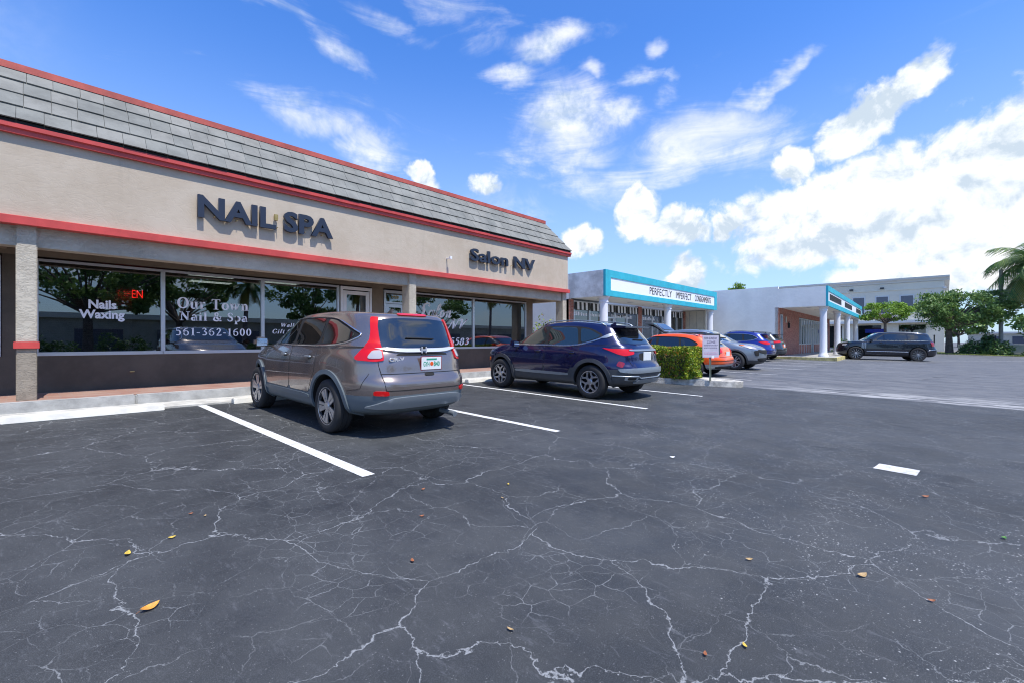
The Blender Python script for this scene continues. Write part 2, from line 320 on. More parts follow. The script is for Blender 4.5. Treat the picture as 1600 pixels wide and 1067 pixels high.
# ------------------------------------------------------------------ mesh helpers
def link(name, me, m=None, parent=None):
    o = bpy.data.objects.new(name, me); COL.objects.link(o)
    if m is not None:
        for mm in (m if isinstance(m, (list, tuple)) else [m]): me.materials.append(M[mm] if isinstance(mm, str) else mm)
    if parent is not None: o.parent = parent
    return o
def tag(o, label=None, cat=None, group=None, kind=None):
    if label: o['label'] = label
    if cat: o['category'] = cat
    if group: o['group'] = group
    if kind: o['kind'] = kind
    return o
def empty(name, loc=(0, 0, 0), label=None, cat=None, group=None, rz=0):
    o = bpy.data.objects.new(name, None); COL.objects.link(o); o.location = loc; o.rotation_euler = (0, 0, rz); o.empty_display_size = .2
    return tag(o, label, cat, group)
class MB:
    def __init__(s): s.v = []; s.f = []
    def add(s, vs, fs): k = len(s.v); s.v += [tuple(p) for p in vs]; s.f += [tuple(i + k for i in f) for f in fs]; return s
    def box(s, x0, x1, y0, y1, z0, z1):
        return s.add([(x0,y0,z0),(x1,y0,z0),(x1,y1,z0),(x0,y1,z0),(x0,y0,z1),(x1,y0,z1),(x1,y1,z1),(x0,y1,z1)],
                     [(0,3,2,1),(4,5,6,7),(0,1,5,4),(1,2,6,5),(2,3,7,6),(3,0,4,7)])
    def prism(s, pts, axis, a0, a1):    # polygon extruded along an axis
        n = len(pts)
        def p(u, v, w): return {'x': (w, u, v), 'y': (u, w, v), 'z': (u, v, w)}[axis]
        vs = [p(u, v, a0) for u, v in pts] + [p(u, v, a1) for u, v in pts]
        return s.add(vs, [tuple(range(n)), tuple(range(2*n-1, n-1, -1))] + [(i, i+n, (i+1) % n + n, (i+1) % n) for i in range(n)])
    def tube(s, pts, r, n=8, cap=True):
        pts = [Vector(p) for p in pts]; rs = r if isinstance(r, (list, tuple)) else [r]*len(pts); vs = []; up = Vector((0, 0, 1))
        for i, p in enumerate(pts):
            d = (pts[min(i+1, len(pts)-1)] - pts[max(i-1, 0)]).normalized()
            a = d.cross(up if abs(d.z) < .95 else Vector((1, 0, 0))).normalized(); b = d.cross(a)
            vs += [p + (a*math.cos(2*math.pi*k/n) + b*math.sin(2*math.pi*k/n))*rs[i] for k in range(n)]
        fs = [(i*n+k, i*n+(k+1) % n, (i+1)*n+(k+1) % n, (i+1)*n+k) for i in range(len(pts)-1) for k in range(n)]
        if cap: fs += [tuple(range(n-1, -1, -1)), tuple((len(pts)-1)*n+k for k in range(n))]
        return s.add(vs, fs)
    def lathe(s, prof, n=32, axis='z', c=(0, 0, 0), cap=True):   # prof: (radius, height) closed through caps
        vs = []
        for r, h in prof:
            for k in range(n):
                a = 2*math.pi*k/n; u, v = r*math.cos(a), r*math.sin(a)
                p = {'z': (u, v, h), 'y': (u, h, v), 'x': (h, u, v)}[axis]; vs.append((p[0]+c[0], p[1]+c[1], p[2]+c[2]))
        m = len(prof); fs = [(i*n+k, i*n+(k+1) % n, (i+1)*n+(k+1) % n, (i+1)*n+k) for i in range(m-1) for k in range(n)]
        if cap and prof[0][0] > 1e-4: fs.append(tuple(range(n-1, -1, -1)))
        if cap and prof[-1][0] > 1e-4: fs.append(tuple((m-1)*n+k for k in range(n)))
        return s.add(vs, fs)
    def mesh(s, name='m'):
        me = bpy.data.meshes.new(name); me.from_pydata(s.v, [], s.f); me.validate(); 
        bm = bmesh.new(); bm.from_mesh(me); bmesh.ops.recalc_face_normals(bm, faces=bm.faces); bm.to_mesh(me); bm.free(); return me
    def obj(s, name, m, parent=None, smooth=0, bevel=0):
        me = s.mesh(name); o = link(name, me, m, parent)
        if bevel:
            bm = bmesh.new(); bm.from_mesh(me); bmesh.ops.bevel(bm, geom=[e for e in bm.edges if e.calc_length() > bevel*2.5], offset=bevel, segments=2, affect='EDGES', clamp_overlap=True); bm.to_mesh(me); bm.free()
        if smooth: me.shade_smooth(); me.set_sharp_from_angle(angle=R(smooth))
        return o
def box(name, m, parent, *a, bevel=0): return MB().box(*a).obj(name, m, parent, bevel=bevel)
def text_mesh(body, w, h, depth=.004, bold=0., shear=0., spacing=1.):
    cu = bpy.data.curves.new('t', 'FONT'); cu.body = body; cu.size = 1; cu.extrude = .5; cu.offset = bold; cu.shear = shear; cu.space_character = spacing; cu.resolution_u = 3
    o = bpy.data.objects.new('t', cu); COL.objects.link(o); dg = bpy.context.evaluated_depsgraph_get(); dg.update()
    me = bpy.data.meshes.new_from_object(o.evaluated_get(dg)); bpy.data.objects.remove(o); bpy.data.curves.remove(cu)
    n = len(me.vertices); a = np.empty(n*3); me.vertices.foreach_get('co', a); a = a.reshape(-1, 3)
    mn, mx = a.min(0), a.max(0); a -= mn; a /= (mx - mn); a[:, 0] *= w; a[:, 1] *= h; a[:, 2] *= depth
    me.vertices.foreach_set('co', a.ravel()); me.materials.clear(); me.update(); return me
def wall_text(name, body, m, parent, x0, x1, z0, z1, y, depth=.004, frm=None, **kw):
    """text standing on a wall that faces -Y; y is the face it stands on"""
    me = text_mesh(body, x1-x0, z1-z0, depth, **kw); o = link(name, me, m, parent)
    o.location = (x0, y, z0); o.rotation_euler = (R(90), 0, 0); return o
def quads_obj(name, verts, m, parent=None, k=4):
    """many separate k-gons from an (N,k,3) array"""
    n = len(verts); me = bpy.data.meshes.new(name); me.vertices.add(n*k); me.vertices.foreach_set('co', verts.reshape(-1).astype(np.float32))
    me.loops.add(n*k); me.loops.foreach_set('vertex_index', np.arange(n*k, dtype=np.int32)); me.polygons.add(n)
    me.polygons.foreach_set('loop_start', np.arange(0, n*k, k, dtype=np.int32)); me.update(calc_edges=True); return link(name, me, m, parent)
def leaf_quads(pts, size, aspect=.55, droop=0.):
    n = len(pts); d = rng.normal(size=(n, 3)); d[:, 2] -= droop; d /= np.linalg.norm(d, axis=1, keepdims=True)
    e = np.cross(d, rng.normal(size=(n, 3))); e /= np.linalg.norm(e, axis=1, keepdims=True)
    s = (size*rng.uniform(.6, 1.35, n))[:, None]; a = d*s; b = e*s*aspect
    return np.stack([pts-a, pts+b*.9-a*.1, pts+a, pts-b*.9-a*.1], 1)
# ------------------------------------------------------------------ cars
def f_carpaint(c):
    def f(t, b, tc):
        n = t.noise(tc, 900, 2, .5)
        t.l.new(t.mix(t.step(n, .35, .65), tuple(x*.85 for x in c), tuple(min(1, x*1.15) for x in c)), b.inputs['Base Color'])
    return f
def carpaint(name, c, metal=.55, rough=.32): return mat(name, c, rough, metal, coat=1., fn=f_carpaint(c))
M['paint_taupe'] = carpaint('taupe car paint', (.27, .22, .195), .72, .26)
M['paint_navy'] = carpaint('navy car paint', (.006, .008, .058), .35, .22)
M['paint_orange'] = carpaint('orange car paint', (.90, .10, .004), .1, .35)
M['paint_silver'] = carpaint('steel grey car paint', (.27, .30, .335), .7, .34)
M['paint_blue'] = carpaint('royal blue car paint', (.018, .035, .26), .5, .28)
M['paint_char'] = carpaint('charcoal car paint', (.045, .055, .065), .6, .3)
M['paint_black'] = carpaint('black car paint', (.010, .014, .024), .4, .22)
M['paint_white'] = carpaint('white car paint', (.75, .76, .78), .1, .3)
M['plastic'] = mat('grey bumper plastic', (.055, .06, .066), .55, mott=.06)
M['plastic_g'] = mat('blue grey cladding', (.105, .13, .145), .5, mott=.05)
M['well'] = mat('wheel well', (.008, .008, .008), .95)
M['carglass'] = mat('tinted car glass', (.006, .009, .011), .02, coat=1., spec=.9, coatr=.01)
M['carglass_g'] = mat('green car glass', (.012, .022, .022), .02, coat=1., spec=.9, coatr=.01)
M['rubber'] = mat('tyre rubber', (.022, .022, .023), .8, mott=.2, bump=.15, bscale=90)
M['rim_s'] = mat('silver rim', (.50, .50, .52), .3, metal=.85); M['rim_d'] = mat('dark rim', (.02, .02, .022), .4, metal=.3)
M['silverl'] = mat('badge silver', (.62, .63, .65), .3, metal=.3); M['chrome'] = mat('chrome', (.80, .82, .84), .12, metal=1.); M['silverp'] = mat('silver trim', (.36, .40, .43), .42, metal=.7)
M['redlens'] = mat('red lens', (.62, .002, .003), .2, coat=.25); M['clearlens'] = mat('clear lens', (.42, .40, .41), .15, coat=1.)
M['darkred'] = mat('dark red lens', (.25, .004, .012), .12, coat=1.); M['amber'] = mat('amber lens', (.9, .18, .01), .25)
M['platew'] = mat('number plate', (.74, .76, .74), .5); M['plateg'] = mat('plate green', (.02, .30, .19), .5); M['gap'] = mat('panel gap', (.01, .01, .01), .8)
M['cloth_w'] = mat('pale interior', (.5, .5, .5), .8)

def car_grid(levels, cam_fn, NTH=72, step=.022, sig=2.0):
    L = np.array([[*l] for l in levels], float)       # xr zr xf zf w nr nf
    seg = np.maximum.reduce([np.hypot(np.diff(L[:, 0]), np.diff(L[:, 1])), np.hypot(np.diff(L[:, 2])*.5, np.diff(L[:, 3])), np.abs(np.diff(L[:, 4]))])
    u = np.concatenate([[0], np.cumsum(seg)]); n = int(u[-1]/step); uu = np.linspace(0, u[-1], n)
    S = np.stack([np.interp(uu, u, L[:, k]) for k in range(7)], 1)
    lev = np.interp(uu, u, np.arange(len(L)))
    ker = np.exp(-.5*(np.arange(-6, 7)/sig)**2); ker /= ker.sum()
    P = np.pad(S, ((6, 6), (0, 0)), mode='edge'); pad0 = 2*S[0]-S[1:7][::-1]; pad1 = 2*S[-1]-S[-7:-1][::-1]; P[:6] = pad0; P[-6:] = pad1
    S = np.stack([np.convolve(P[:, k], ker, 'valid') for k in range(7)], 1)
    rings = []
    for (xr, zr, xf, zf, w, nr, nf), lv in zip(S, lev):
        w = max(w, .02); a = np.linspace(0, math.pi, 400); c, s_ = np.cos(a), np.sin(a)
        nn = np.where(c > 0, nf, nr); X = (xf+xr)/2 + (xf-xr)/2*np.sign(c)*np.abs(c)**(2/nn); Y = w*np.abs(s_)**(2/nn)
        d = np.concatenate([[0], np.cumsum(np.hypot(np.diff(X), np.diff(Y)))]); q = np.linspace(0, d[-1], NTH)
        X = np.interp(q, d, X); Y = np.interp(q, d, Y); Y[0] = Y[-1] = 0
        s = (X-xr)/(xf-xr); Z = zr+(zf-zr)*s + cam_fn(lv)*4*s*(1-s)
        rings.append((X, Y, Z, lv))
    return rings
def body_mesh(rings, clad_lv):
    n = len(rings[0][0]); v = []; fs = []; mi = []
    for X, Y, Z, lv in rings:
        v += [(X[i], Y[i], Z[i]) for i in range(n)] + [(X[i], -Y[i], Z[i]) for i in range(n-2, 0, -1)]
    m = 2*n-2
    for r in range(len(rings)-1):
        for i in range(m):
            j = (i+1) % m; fs.append((r*m+i, r*m+j, (r+1)*m+j, (r+1)*m+i)); mi.append(1 if rings[r][3] < clad_lv else 0)
    for base, flip, k in ((0, True, 1), ((len(rings)-1)*m, False, 0)):     # bridge left and right
        for i in range(n-1):
            a, b = base+i, base+i+1; c_, d_ = base+(m-i-1) % m, base+(m-i) % m
            q = [a, b, c_, d_] if i else [a, b, c_]
            if i == n-2: q = [a, b, d_]
            q = [x for k2, x in enumerate(q) if x not in q[:k2]]
            fs.append(tuple(reversed(q)) if flip else tuple(q)); mi.append(k)
    me = bpy.data.meshes.new('b'); me.from_pydata(v, [], fs); me.polygons.foreach_set('material_index', mi); me.update()
    bm = bmesh.new(); bm.from_mesh(me); bmesh.ops.recalc_face_normals(bm, faces=bm.faces); bm.to_mesh(me)
    bvh = BVHTree.FromBMesh(bm); bm.free(); return me, bvh

FR = {'L': ((0,-1,0), (1,0,0)), 'B': ((1,0,0), (0,1,0)), 'F': ((-1,0,0), (0,1,0)), 'T': ((0,0,-1), (1,0,0)),
      'RL': ((.78,-.62,0), (-.62,-.78,0)), 'FL': ((-.78,-.62,0), (.62,-.78,0))}
def rayf(frame, h, z):
    d, H = (Vector(x) for x in FR[frame]); V = Vector((0, 1, 0)) if frame == 'T' else Vector((0, 0, 1))
    return H*h + V*z - d*6, d
def hit(bvh, frame, h, z):
    o, d = rayf(frame, h, z); p, nrm, i, dist = bvh.ray_cast(o, d)
    if p is None:
        p, nrm, i, dist = bvh.find_nearest(o + d*(6-.6))
    if nrm.dot(d) > 0: nrm = -nrm
    return p, nrm
def densify(poly, step, closed=True):
    out = []; n = len(poly)
    for i in range(n if closed else n-1):
        a, b = poly[i], poly[(i+1) % n]; k = max(1, int(math.hypot(b[0]-a[0], b[1]-a[1])/step))
        out += [(a[0]+(b[0]-a[0])*j/k, a[1]+(b[1]-a[1])*j/k) for j in range(k)]
    if not closed: out.append(poly[-1])
    return out
def rnd(poly, it=2, f=.25):    # cut corners
    for _ in range(it):
        q = []
        for i in range(len(poly)):
            a, b = poly[i], poly[(i+1) % len(poly)]
            q += [(a[0]+(b[0]-a[0])*f, a[1]+(b[1]-a[1])*f), (a[0]+(b[0]-a[0])*(1-f), a[1]+(b[1]-a[1])*(1-f))]
        poly = q
    return poly
def panel_mesh(bvh, frame, poly, off=.004, th=.01, step=.045):
    poly = densify(poly, step); n = len(poly); pts = [Vector(p) for p in poly]
    xs = [p[0] for p in poly]; zs = [p[1] for p in poly]
    from mathutils.geometry import intersect_point_line
    def inside(x, z):
        c = False; j = n-1
        for i in range(n):
            xi, zi = poly[i]; xj, zj = poly[j]
            if (zi > z) != (zj > z) and x < (xj-xi)*(z-zi)/(zj-zi)+xi: c = not c
            j = i
        return c
    arr = np.array(poly)
    x = min(xs)+step/2
    while x < max(xs):
        z = min(zs)+step/2
        while z < max(zs):
            if inside(x, z) and np.min(np.hypot(arr[:, 0]-x, arr[:, 1]-z)) > step*.45: pts.append(Vector((x, z)))
            z += step
        x += step
    V, E, F_, *_ = delaunay_2d_cdt(pts, [(i, (i+1) % n) for i in range(n)], [], 2, 1e-5)
    F_ = [f for f in F_ if inside(sum(V[i][0] for i in f)/3, sum(V[i][1] for i in f)/3)] if len(F_) and len(F_[0]) == 3 else F_
    top = []; low = []
    for p in V:
        q, nr = hit(bvh, frame, p[0], p[1]); top.append(q+nr*(off+th)); low.append(q+nr*(-.004))
    vs = top+low; m = len(top); fs = [tuple(f) for f in F_]
    cnt = {}
    for f in F_:
        for i in range(len(f)):
            e = (f[i], f[(i+1) % len(f)]); cnt[e] = 1
    for (a, b) in list(cnt):
        if (b, a) not in cnt: fs.append((b, a, a+m, b+m))
    me = bpy.data.meshes.new('p'); me.from_pydata(vs, [], fs)
    bm = bmesh.new(); bm.from_mesh(me)
    d = Vector(FR[frame][0]); bm.normal_update()
    if sum(f.normal.dot(d)*f.calc_area() for f in bm.faces if len(f.verts) == 3) > 0: bmesh.ops.reverse_faces(bm, faces=bm.faces)
    bm.to_mesh(me); bm.free(); me.shade_smooth(); me.set_sharp_from_angle(angle=R(50)); return me
def mirror_mesh(me):
    m2 = me.copy(); m2.transform(Matrix.Diagonal((1, -1, 1, 1))); m2.flip_normals(); return m2
def path3(bvh, frame, pts, off=0., step=.03, closed=False):
    out = []
    for p in densify(pts, step, closed): q, n = hit(bvh, frame, *p); out.append(q+n*off)
    if closed: out.append(out[0])
    return out

def rim_mesh(kind, Rr, face):
    """spoked wheel face; y is outward; returns (spokes, dark barrel)"""
    b = MB(); bars = []
    def bar(r0, a0, r1, a1, w0, w1, y0=0., y1=.012, t=.022):
        p0 = (r0*math.cos(a0), r0*math.sin(a0)); p1 = (r1*math.cos(a1), r1*math.sin(a1)); dx, dz = p1[0]-p0[0], p1[1]-p0[1]; l = math.hypot(dx, dz); nx, nz = -dz/l, dx/l
        q = [(p0[0]+nx*w0, p0[1]+nz*w0, y0), (p0[0]-nx*w0, p0[1]-nz*w0, y0), (p1[0]-nx*w1, p1[1]-nz*w1, y1), (p1[0]+nx*w1, p1[1]+nz*w1, y1)]
        b.add([(x, face+y, z) for x, z, y in q]+[(x, face+y-t, z) for x, z, y in q], [(0,1,2,3),(4,7,6,5),(0,4,5,1),(1,5,6,2),(2,6,7,3),(3,7,4,0)])
    T = 2*math.pi
    if kind == 'twist':
        for k in range(5):
            a = T*k/5
            bar(.045, a-.25, Rr*.97, a-.13, .020, .034); bar(.05, a+.40, Rr*.97, a+.30, .016, .024); bar(Rr*.45, a+.02, Rr*.95, a+.10, .006, .014)
    elif kind == 'y':
        for k in range(5):
            a = T*k/5+.3
            bar(.04, a, Rr*.55, a, .028, .024)
            for s in (-1, 1): bar(Rr*.5, a+s*.03, Rr*.80, a+s*.42, .018, .016); bar(Rr*.78, a+s*.42, Rr*.97, a+s*.30, .015, .015); bar(Rr*.78, a+s*.40, Rr*.97, a+s*.56, .012, .010)
    elif kind == 'multi':
        for k in range(12): a = T*k/12; bar(.05, a, Rr*.5, a+.16, .007, .009); bar(Rr*.5, a+.16, Rr*.97, a+.18, .009, .015)
    else:
        for k in range(5):
            a = T*k/5+.1
            for s in (-1, 1): bar(.05, a+s*.35, Rr*.97, a+s*.24, .018, .022)
    b.lathe([(0, face-.03), (.060, face-.03), (.060, face+.004), (.045, face+.012), (0, face+.014)], 24, 'y')
    b.lathe([(Rr*.93, face-.02), (Rr*.93, face+.010), (Rr*.985, face+.018), (Rr*1.02, face+.016), (Rr*1.02, face-.02)], 40, 'y', cap=False)
    d = MB().lathe([(0, face-.10), (Rr*.6, face-.10), (Rr*.6, face-.085), (Rr*.93, face-.085), (Rr*1.0, face-.02)], 40, 'y', cap=False)
    return b.mesh('rim'), d.mesh('brake')
def make_wheel(car, pos, Rt, Rr, wd, kind, rimmat, side, cache):
    w = empty('wheel', pos); w.parent = car
    if 't' not in cache:
        h = wd/2
        cache['t'] = MB().lathe([(Rr*.9, -h*.9), (Rr, -h*.95), (Rr+.03, -h), (Rt-.035, -h), (Rt-.008, -h*.84), (Rt, -h*.62), (Rt, -h*.3), (Rt-.008, -h*.29), (Rt-.008, -h*.25), (Rt, -h*.24), (Rt, h*.24), (Rt-.008, h*.25), (Rt-.008, h*.29), (Rt, h*.3), (Rt, h*.62), (Rt-.008, h*.84), (Rt-.035, h), (Rr+.03, h), (Rr, h*.95), (Rr*.9, h*.9)], 56, 'y', cap=False).mesh('tyre')
        cache['t'].shade_smooth(); cache['t'].set_sharp_from_angle(angle=R(50)); cache['r'], cache['b'] = rim_mesh(kind, Rr, h*.80)
        for k, mm in (('t', 'rubber'), ('r', rimmat), ('b', 'rim_d')): cache[k].materials.append(M[mm])
    for nm, k in (('tyre', 't'), ('rim', 'r'), ('brake', 'b')):
        o = bpy.data.objects.new(nm, cache[k]); COL.objects.link(o); o.parent = w
    if side < 0: w.rotation_euler = (0, 0, math.pi)
    w.rotation_euler.y = random.uniform(-.6, .6); return w

def make_suv(name, label, cat, s, group=None):
    """s: dimensions and features of one car; x forward, y left, z up, origin between the axles on the ground"""
    car = empty(name, (0, 0, 0), label, cat, group)
    Fx, Rx, W, H = s['F'], s['R'], s['W'], s['H']; cx, cz = s['cowl']; hx, hz = s['head']; hl = s['hoodz']; rx, rz = s['roofr']; gx, gzz = s['gbase']; bt = s.get('btop', .74)
    bx = s.get('bstep', .08); th = s.get('tumble', .235)
    lv = [(Rx+.30,.27, Fx-.30,.23, W-.14, 4, 3), (Rx+.10,.33, Fx-.10,.28, W-.04, 4.5, 3.1), (Rx+.02,.46, Fx-.02,.40, W-.012, 4.6, 3.2), (Rx,.60, Fx,.55, W-.004, 4.6, 3.2),
          (Rx+.01,bt-.04, Fx-.005,.68, W, 4.6, 3.2), (Rx+bx-.01,bt+.02, Fx-.02,.78, W-.004, 4.6, 3.2), (Rx+bx+.02,.92, Fx-.06,.86, W-.010, 4.6, 3.3),
          (Rx+bx+.05,gzz-.12, Fx-.16,hl-.03, W-.022, 4.5, 3.4), (Rx+bx+.07,gzz-.07, Fx-.30,hl+.01, W-.040, 4.4, 3.6), (Rx+bx+.10,gzz-.03, cx*.45+Fx*.55,(hl+cz)/2+.025, W-.055, 4.3, 3.8),
          (gx,gzz, cx,cz, W-.070, 4.6, 4.6), (gx+.03,gzz+.05, cx-.09,cz+.055, W-.095, 4.6, 5),
          (rx-.04,rz-.09, hx+.10,hz-.075, W-th+.02, 5, 5.4), (rx,rz-.02, hx,hz-.012, W-th-.03, 5, 5.5), (rx+.06,rz, hx-.06,hz+.008, W-th-.10, 5, 5.5), (rx+.25,rz+.012, hx-.2,hz+.02, W-.55, 4, 4), (rx+.5,rz+.015, hx-.4,hz+.025, .05, 3, 3)]
    camr = max(.01, H-(hz+rz)/2-.02)
    rings = car_grid(lv, lambda l: camr*min(1, max(0, (l-11)/2.)), s.get('nt', 72), s.get('step', .022))
    me, bvh = body_mesh(rings, s.get('clad', 2.6))
    wb = s['wb']/2; Rt, Ra = s['Rt'], s['Ra']; zc = Rt+.01
    tmp = bpy.data.objects.new('tmp', me); COL.objects.link(tmp)
    mi_ = [p.material_index for p in me.polygons]
    for mm in (s['paint'], s.get('cladmat', 'plastic'), 'well'): me.materials.append(M[mm])
    me.polygons.foreach_set('material_index', mi_)
    cut = MB()
    for x in (-wb, wb):
        for y0, y1 in ((W-.34, W+.2), (-W-.2, -W+.34)):
            cut.lathe([(Ra, y0), (Ra, y1)], 48, 'y', (x, 0, zc))
    cme = cut.mesh('c')
    for mm in (s['paint'], s.get('cladmat', 'plastic'), 'well'): cme.materials.append(M[mm])
    cme.polygons.foreach_set('material_index', [2]*len(cme.polygons)); co = bpy.data.objects.new('cut', cme); COL.objects.link(co)
    md = tmp.modifiers.new('b', 'BOOLEAN'); md.object = co; md.operation = 'DIFFERENCE'; md.solver = 'EXACT'
    dg = bpy.context.evaluated_depsgraph_get(); dg.update(); full = bpy.data.meshes.new_from_object(tmp.evaluated_get(dg))
    bpy.data.objects.remove(tmp); bpy.data.objects.remove(co)
    for nm, keep in (('body', (0,)), ('lower_cladding', (1, 2))):
        m2 = full.copy(); bm = bmesh.new(); bm.from_mesh(m2)
        bmesh.ops.delete(bm, geom=[f for f in bm.faces if f.material_index not in keep], context='FACES'); bm.to_mesh(m2); bm.free()
        m2.shade_smooth(); m2.set_sharp_from_angle(angle=R(38)); o = bpy.data.objects.new(nm, m2); COL.objects.link(o); o.parent = car
    P = lambda nm, fr, poly, mm, parent=car, **k: link(nm, panel_mesh(bvh, fr, poly, **k), mm, parent)
    def P2(nm, fr, poly, mm, parents=(car, car), **k):       # left and right twins
        a = panel_mesh(bvh, fr, poly, **k); b = mirror_mesh(a); return link(nm, a, mm, parents[0]), link(nm, b, mm, parents[1])
    def T2(nm, fr, pts, r, mm, parents=(car, car), off=0., closed=False, n=6):
        a = MB().tube(path3(bvh, fr, pts, off, closed=closed), r, n, cap=not closed).mesh(nm); a.shade_smooth(); b = mirror_mesh(a)
        return link(nm, a, mm, parents[0]), link(nm, b, mm, parents[1])
    # arches
    if s.get('arch', True):
        for x in (-wb, wb):
            a0, a1 = R(-14), R(194); N = 26; ro = Ra+s.get('archw', .055)
            poly = [(x+ro*math.cos(a0+(a1-a0)*k/N), zc+ro*math.sin(a0+(a1-a0)*k/N)) for k in range(N+1)] + [(x+(Ra-.004)*math.cos(a1+(a0-a1)*k/N), zc+(Ra-.004)*math.sin(a1+(a0-a1)*k/N)) for k in range(N+1)]
            P2('wheel_arch', 'L', poly, s.get('cladmat', 'plastic'), off=.006, th=.016)
    # side windows, doors
    for poly in s['win']: P2('side_window', 'L', rnd(poly, 2, .12), s.get('glass', 'carglass'), off=.002, th=.004)
    if s.get('surr') or s.get('dlo'): P2('window_surround', 'L', rnd(s.get('surr') or s['dlo'], 2, .2), 'gap', off=.0, th=.0015)
    if s.get('dlo'): T2('window_trim', 'L', rnd(s['dlo'], 2, .2), s.get('dlor', .010), s.get('dlom', 'chrome'), off=.004, closed=True)
    for poly in s.get('doors', []):
        dr = P2('door', 'L', rnd(poly, 1, .06), s['paint'], off=.0005, th=.002, step=.05)
        T2('door_gap', 'L', rnd(poly, 1, .06), .0045, 'gap', parents=dr, off=-.001, closed=True, n=5)
        hx0 = min(p[0] for p in poly)+.10 if 'hx' not in s else s['hx'].pop(0)
        zh_ = s.get('hz', .96); T2('handle', 'L', [(hx0, zh_), (hx0+.17, zh_)], .014, s.get('handle', s['paint']), parents=dr, off=.028)
        P2('handle_recess', 'L', rnd([(hx0+.02, zh_-.03), (hx0+.15, zh_-.03), (hx0+.15, zh_+.03), (hx0+.02, zh_+.03)], 2), 'gap', parents=dr, off=.001, th=.003, step=.03)
    ws = s['wshield']; P('windshield', 'F', rnd(ws, 2, .12), s.get('glass', 'carglass'), off=.001, th=.003, step=.07)
    rw = P('rear_window', 'B', rnd(s['rwin'], 2, .16), s.get('rglass', 'carglass'), off=.001, th=.004)
    wy, wz = s.get('wiper', (-.02, gzz+.09)); MB().tube(path3(bvh, 'B', [(wy-.20, wz-.01), (wy+.22, wz)], .018), [.006]*15 if False else .009, 6).obj('wiper', 'gap', rw)
    for item in s.get('extra', []):
        nm, fr, poly, mm, off, thk, both = item
        (P2 if both else P)(nm, fr, rnd(poly, 2, .15), mm, off=off, th=thk)
    for nm, fr, pts, r, mm, off, both in s.get('tubes', []):
        if both: T2(nm, fr, pts, r, mm, off=off)
        else: MB().tube(path3(bvh, fr, pts, off), r, 8).obj(nm, mm, car, smooth=60)
    for poly, mm, sub in s.get('tail', []):
        tl = P2('tail_light', s.get('tailf', 'RL'), rnd(poly, 2, .12), mm, off=.004, th=.014, step=.03)
        for sp, sm in sub: P2('lens', s.get('tailf', 'RL'), rnd(sp, 2, .15), sm, parents=tl, off=.014, th=.012, step=.03)
    for poly, mm in s.get('headl', []): P2('headlight', 'FL', rnd(poly, 2, .15), mm, off=.003, th=.012, step=.03)
    # mirrors
    mx, mz = s['mirror']
    for sd_ in (1, -1):
        b = MB(); b.box(mx-.09, mx+.07, W-.01, W+.19, mz-.03, mz+.12); o = b.obj('mirror', s.get('mirrm', s['paint']), car, smooth=60, bevel=.045)
        if sd_ < 0: o.data.transform(Matrix.Diagonal((1, -1, 1, 1))); o.data.flip_normals()
        g = MB().box(mx-.096, mx-.088, sd_*(W+.02) if sd_ > 0 else -(W+.17), (W+.17) if sd_ > 0 else -(W+.02), mz-.01, mz+.10).obj('mirror_glass', 'chrome', o)
        MB().box(mx-.03, mx+.03, (W-.14) if sd_ > 0 else -(W+.03), (W+.03) if sd_ > 0 else -(W-.14), mz-.03, mz-.0).obj('mirror_arm', 'gap', o)
    # roof rails, antenna, spoiler
    if s.get('rails'):
        y = W-th-.085; x0, x1 = s['rails']
        pts = []
        for k in range(13):
            x = x0+(x1-x0)*k/12; q, n = hit(bvh, 'T', x, y); e = min(k, 12-k); pts.append(q+Vector((0, 0, .008 if e == 0 else .035)))
        a = MB().tube(pts, .013, 6).mesh('r'); a.shade_smooth(); link('roof_rail', a, s.get('railm', 'plastic'), car); link('roof_rail', mirror_mesh(a), s.get('railm', 'plastic'), car)
    if s.get('fin'):
        q, n = hit(bvh, 'T', s['fin'], 0); MB().prism([(q.x+.10, q.z-.01), (q.x-.07, q.z-.01), (q.x-.085, q.z+.065), (q.x-.05, q.z+.065)], 'y', -.016, .016).obj('antenna', s['paint'], car, bevel=.008)
    if s.get('spoiler'):
        x0, x1, zz, hw, mm = s['spoiler']
        b = MB(); b.add([(x1,-hw,zz+.035),(x1,hw,zz+.035),(x0,hw*.95,zz+.012),(x0,-hw*.95,zz+.012),(x1,-hw,zz-.03),(x1,hw,zz-.03),(x0,hw*.95,zz-.022),(x0,-hw*.95,zz-.022)], [(0,1,2,3),(4,7,6,5),(0,4,5,1),(1,5,6,2),(2,6,7,3),(3,7,4,0)])
        b.obj('spoiler', mm, car, smooth=40, bevel=.01)
    # number plate
    if s.get('plate'):
        py, pz = s['plate']; q, n = hit(bvh, 'B', py, pz); pl = empty('number_plate', (q.x-.018, py, pz)); pl.parent = car
        MB().box(-.006, .004, -.155, .155, -.08, .08).obj('plate', 'platew', pl, bevel=.003)
        MB().box(-.002, .006, -.166, .166, -.09, .09).obj('plate_frame', s.get('platef', 'platew'), pl, bevel=.003)
        if s.get('ptext'):
            for tx, y0, y1 in s['ptext']:
                t = link('plate_text', text_mesh(tx, y0-y1, .062, .002, bold=.02), 'plateg', pl); t.location = (-.0062, y0, -.038); t.rotation_euler = (R(90), 0, R(-90))
            MB().lathe([(0, -.0085), (.026, -.0085), (.026, -.006), (0, -.006)], 14, 'x', (0, -.002, -.006)).obj('plate_emblem', 'paint_orange', pl)
            MB().box(-.0082, -.006, -.08, .08, .042, .062).obj('plate_strip', 'plateg', pl)
    cache = {}; yw = W-s['tw']/2-.015
    for x in (wb, -wb):
        for sd_ in (1, -1): make_wheel(car, (x, sd_*yw, Rt), Rt, s['Rr'], s['tw'], s['rim'], s.get('rimm', 'rim_s'), sd_, cache)
    car['bvh'] = 0; del car['bvh']
    return car, bvh
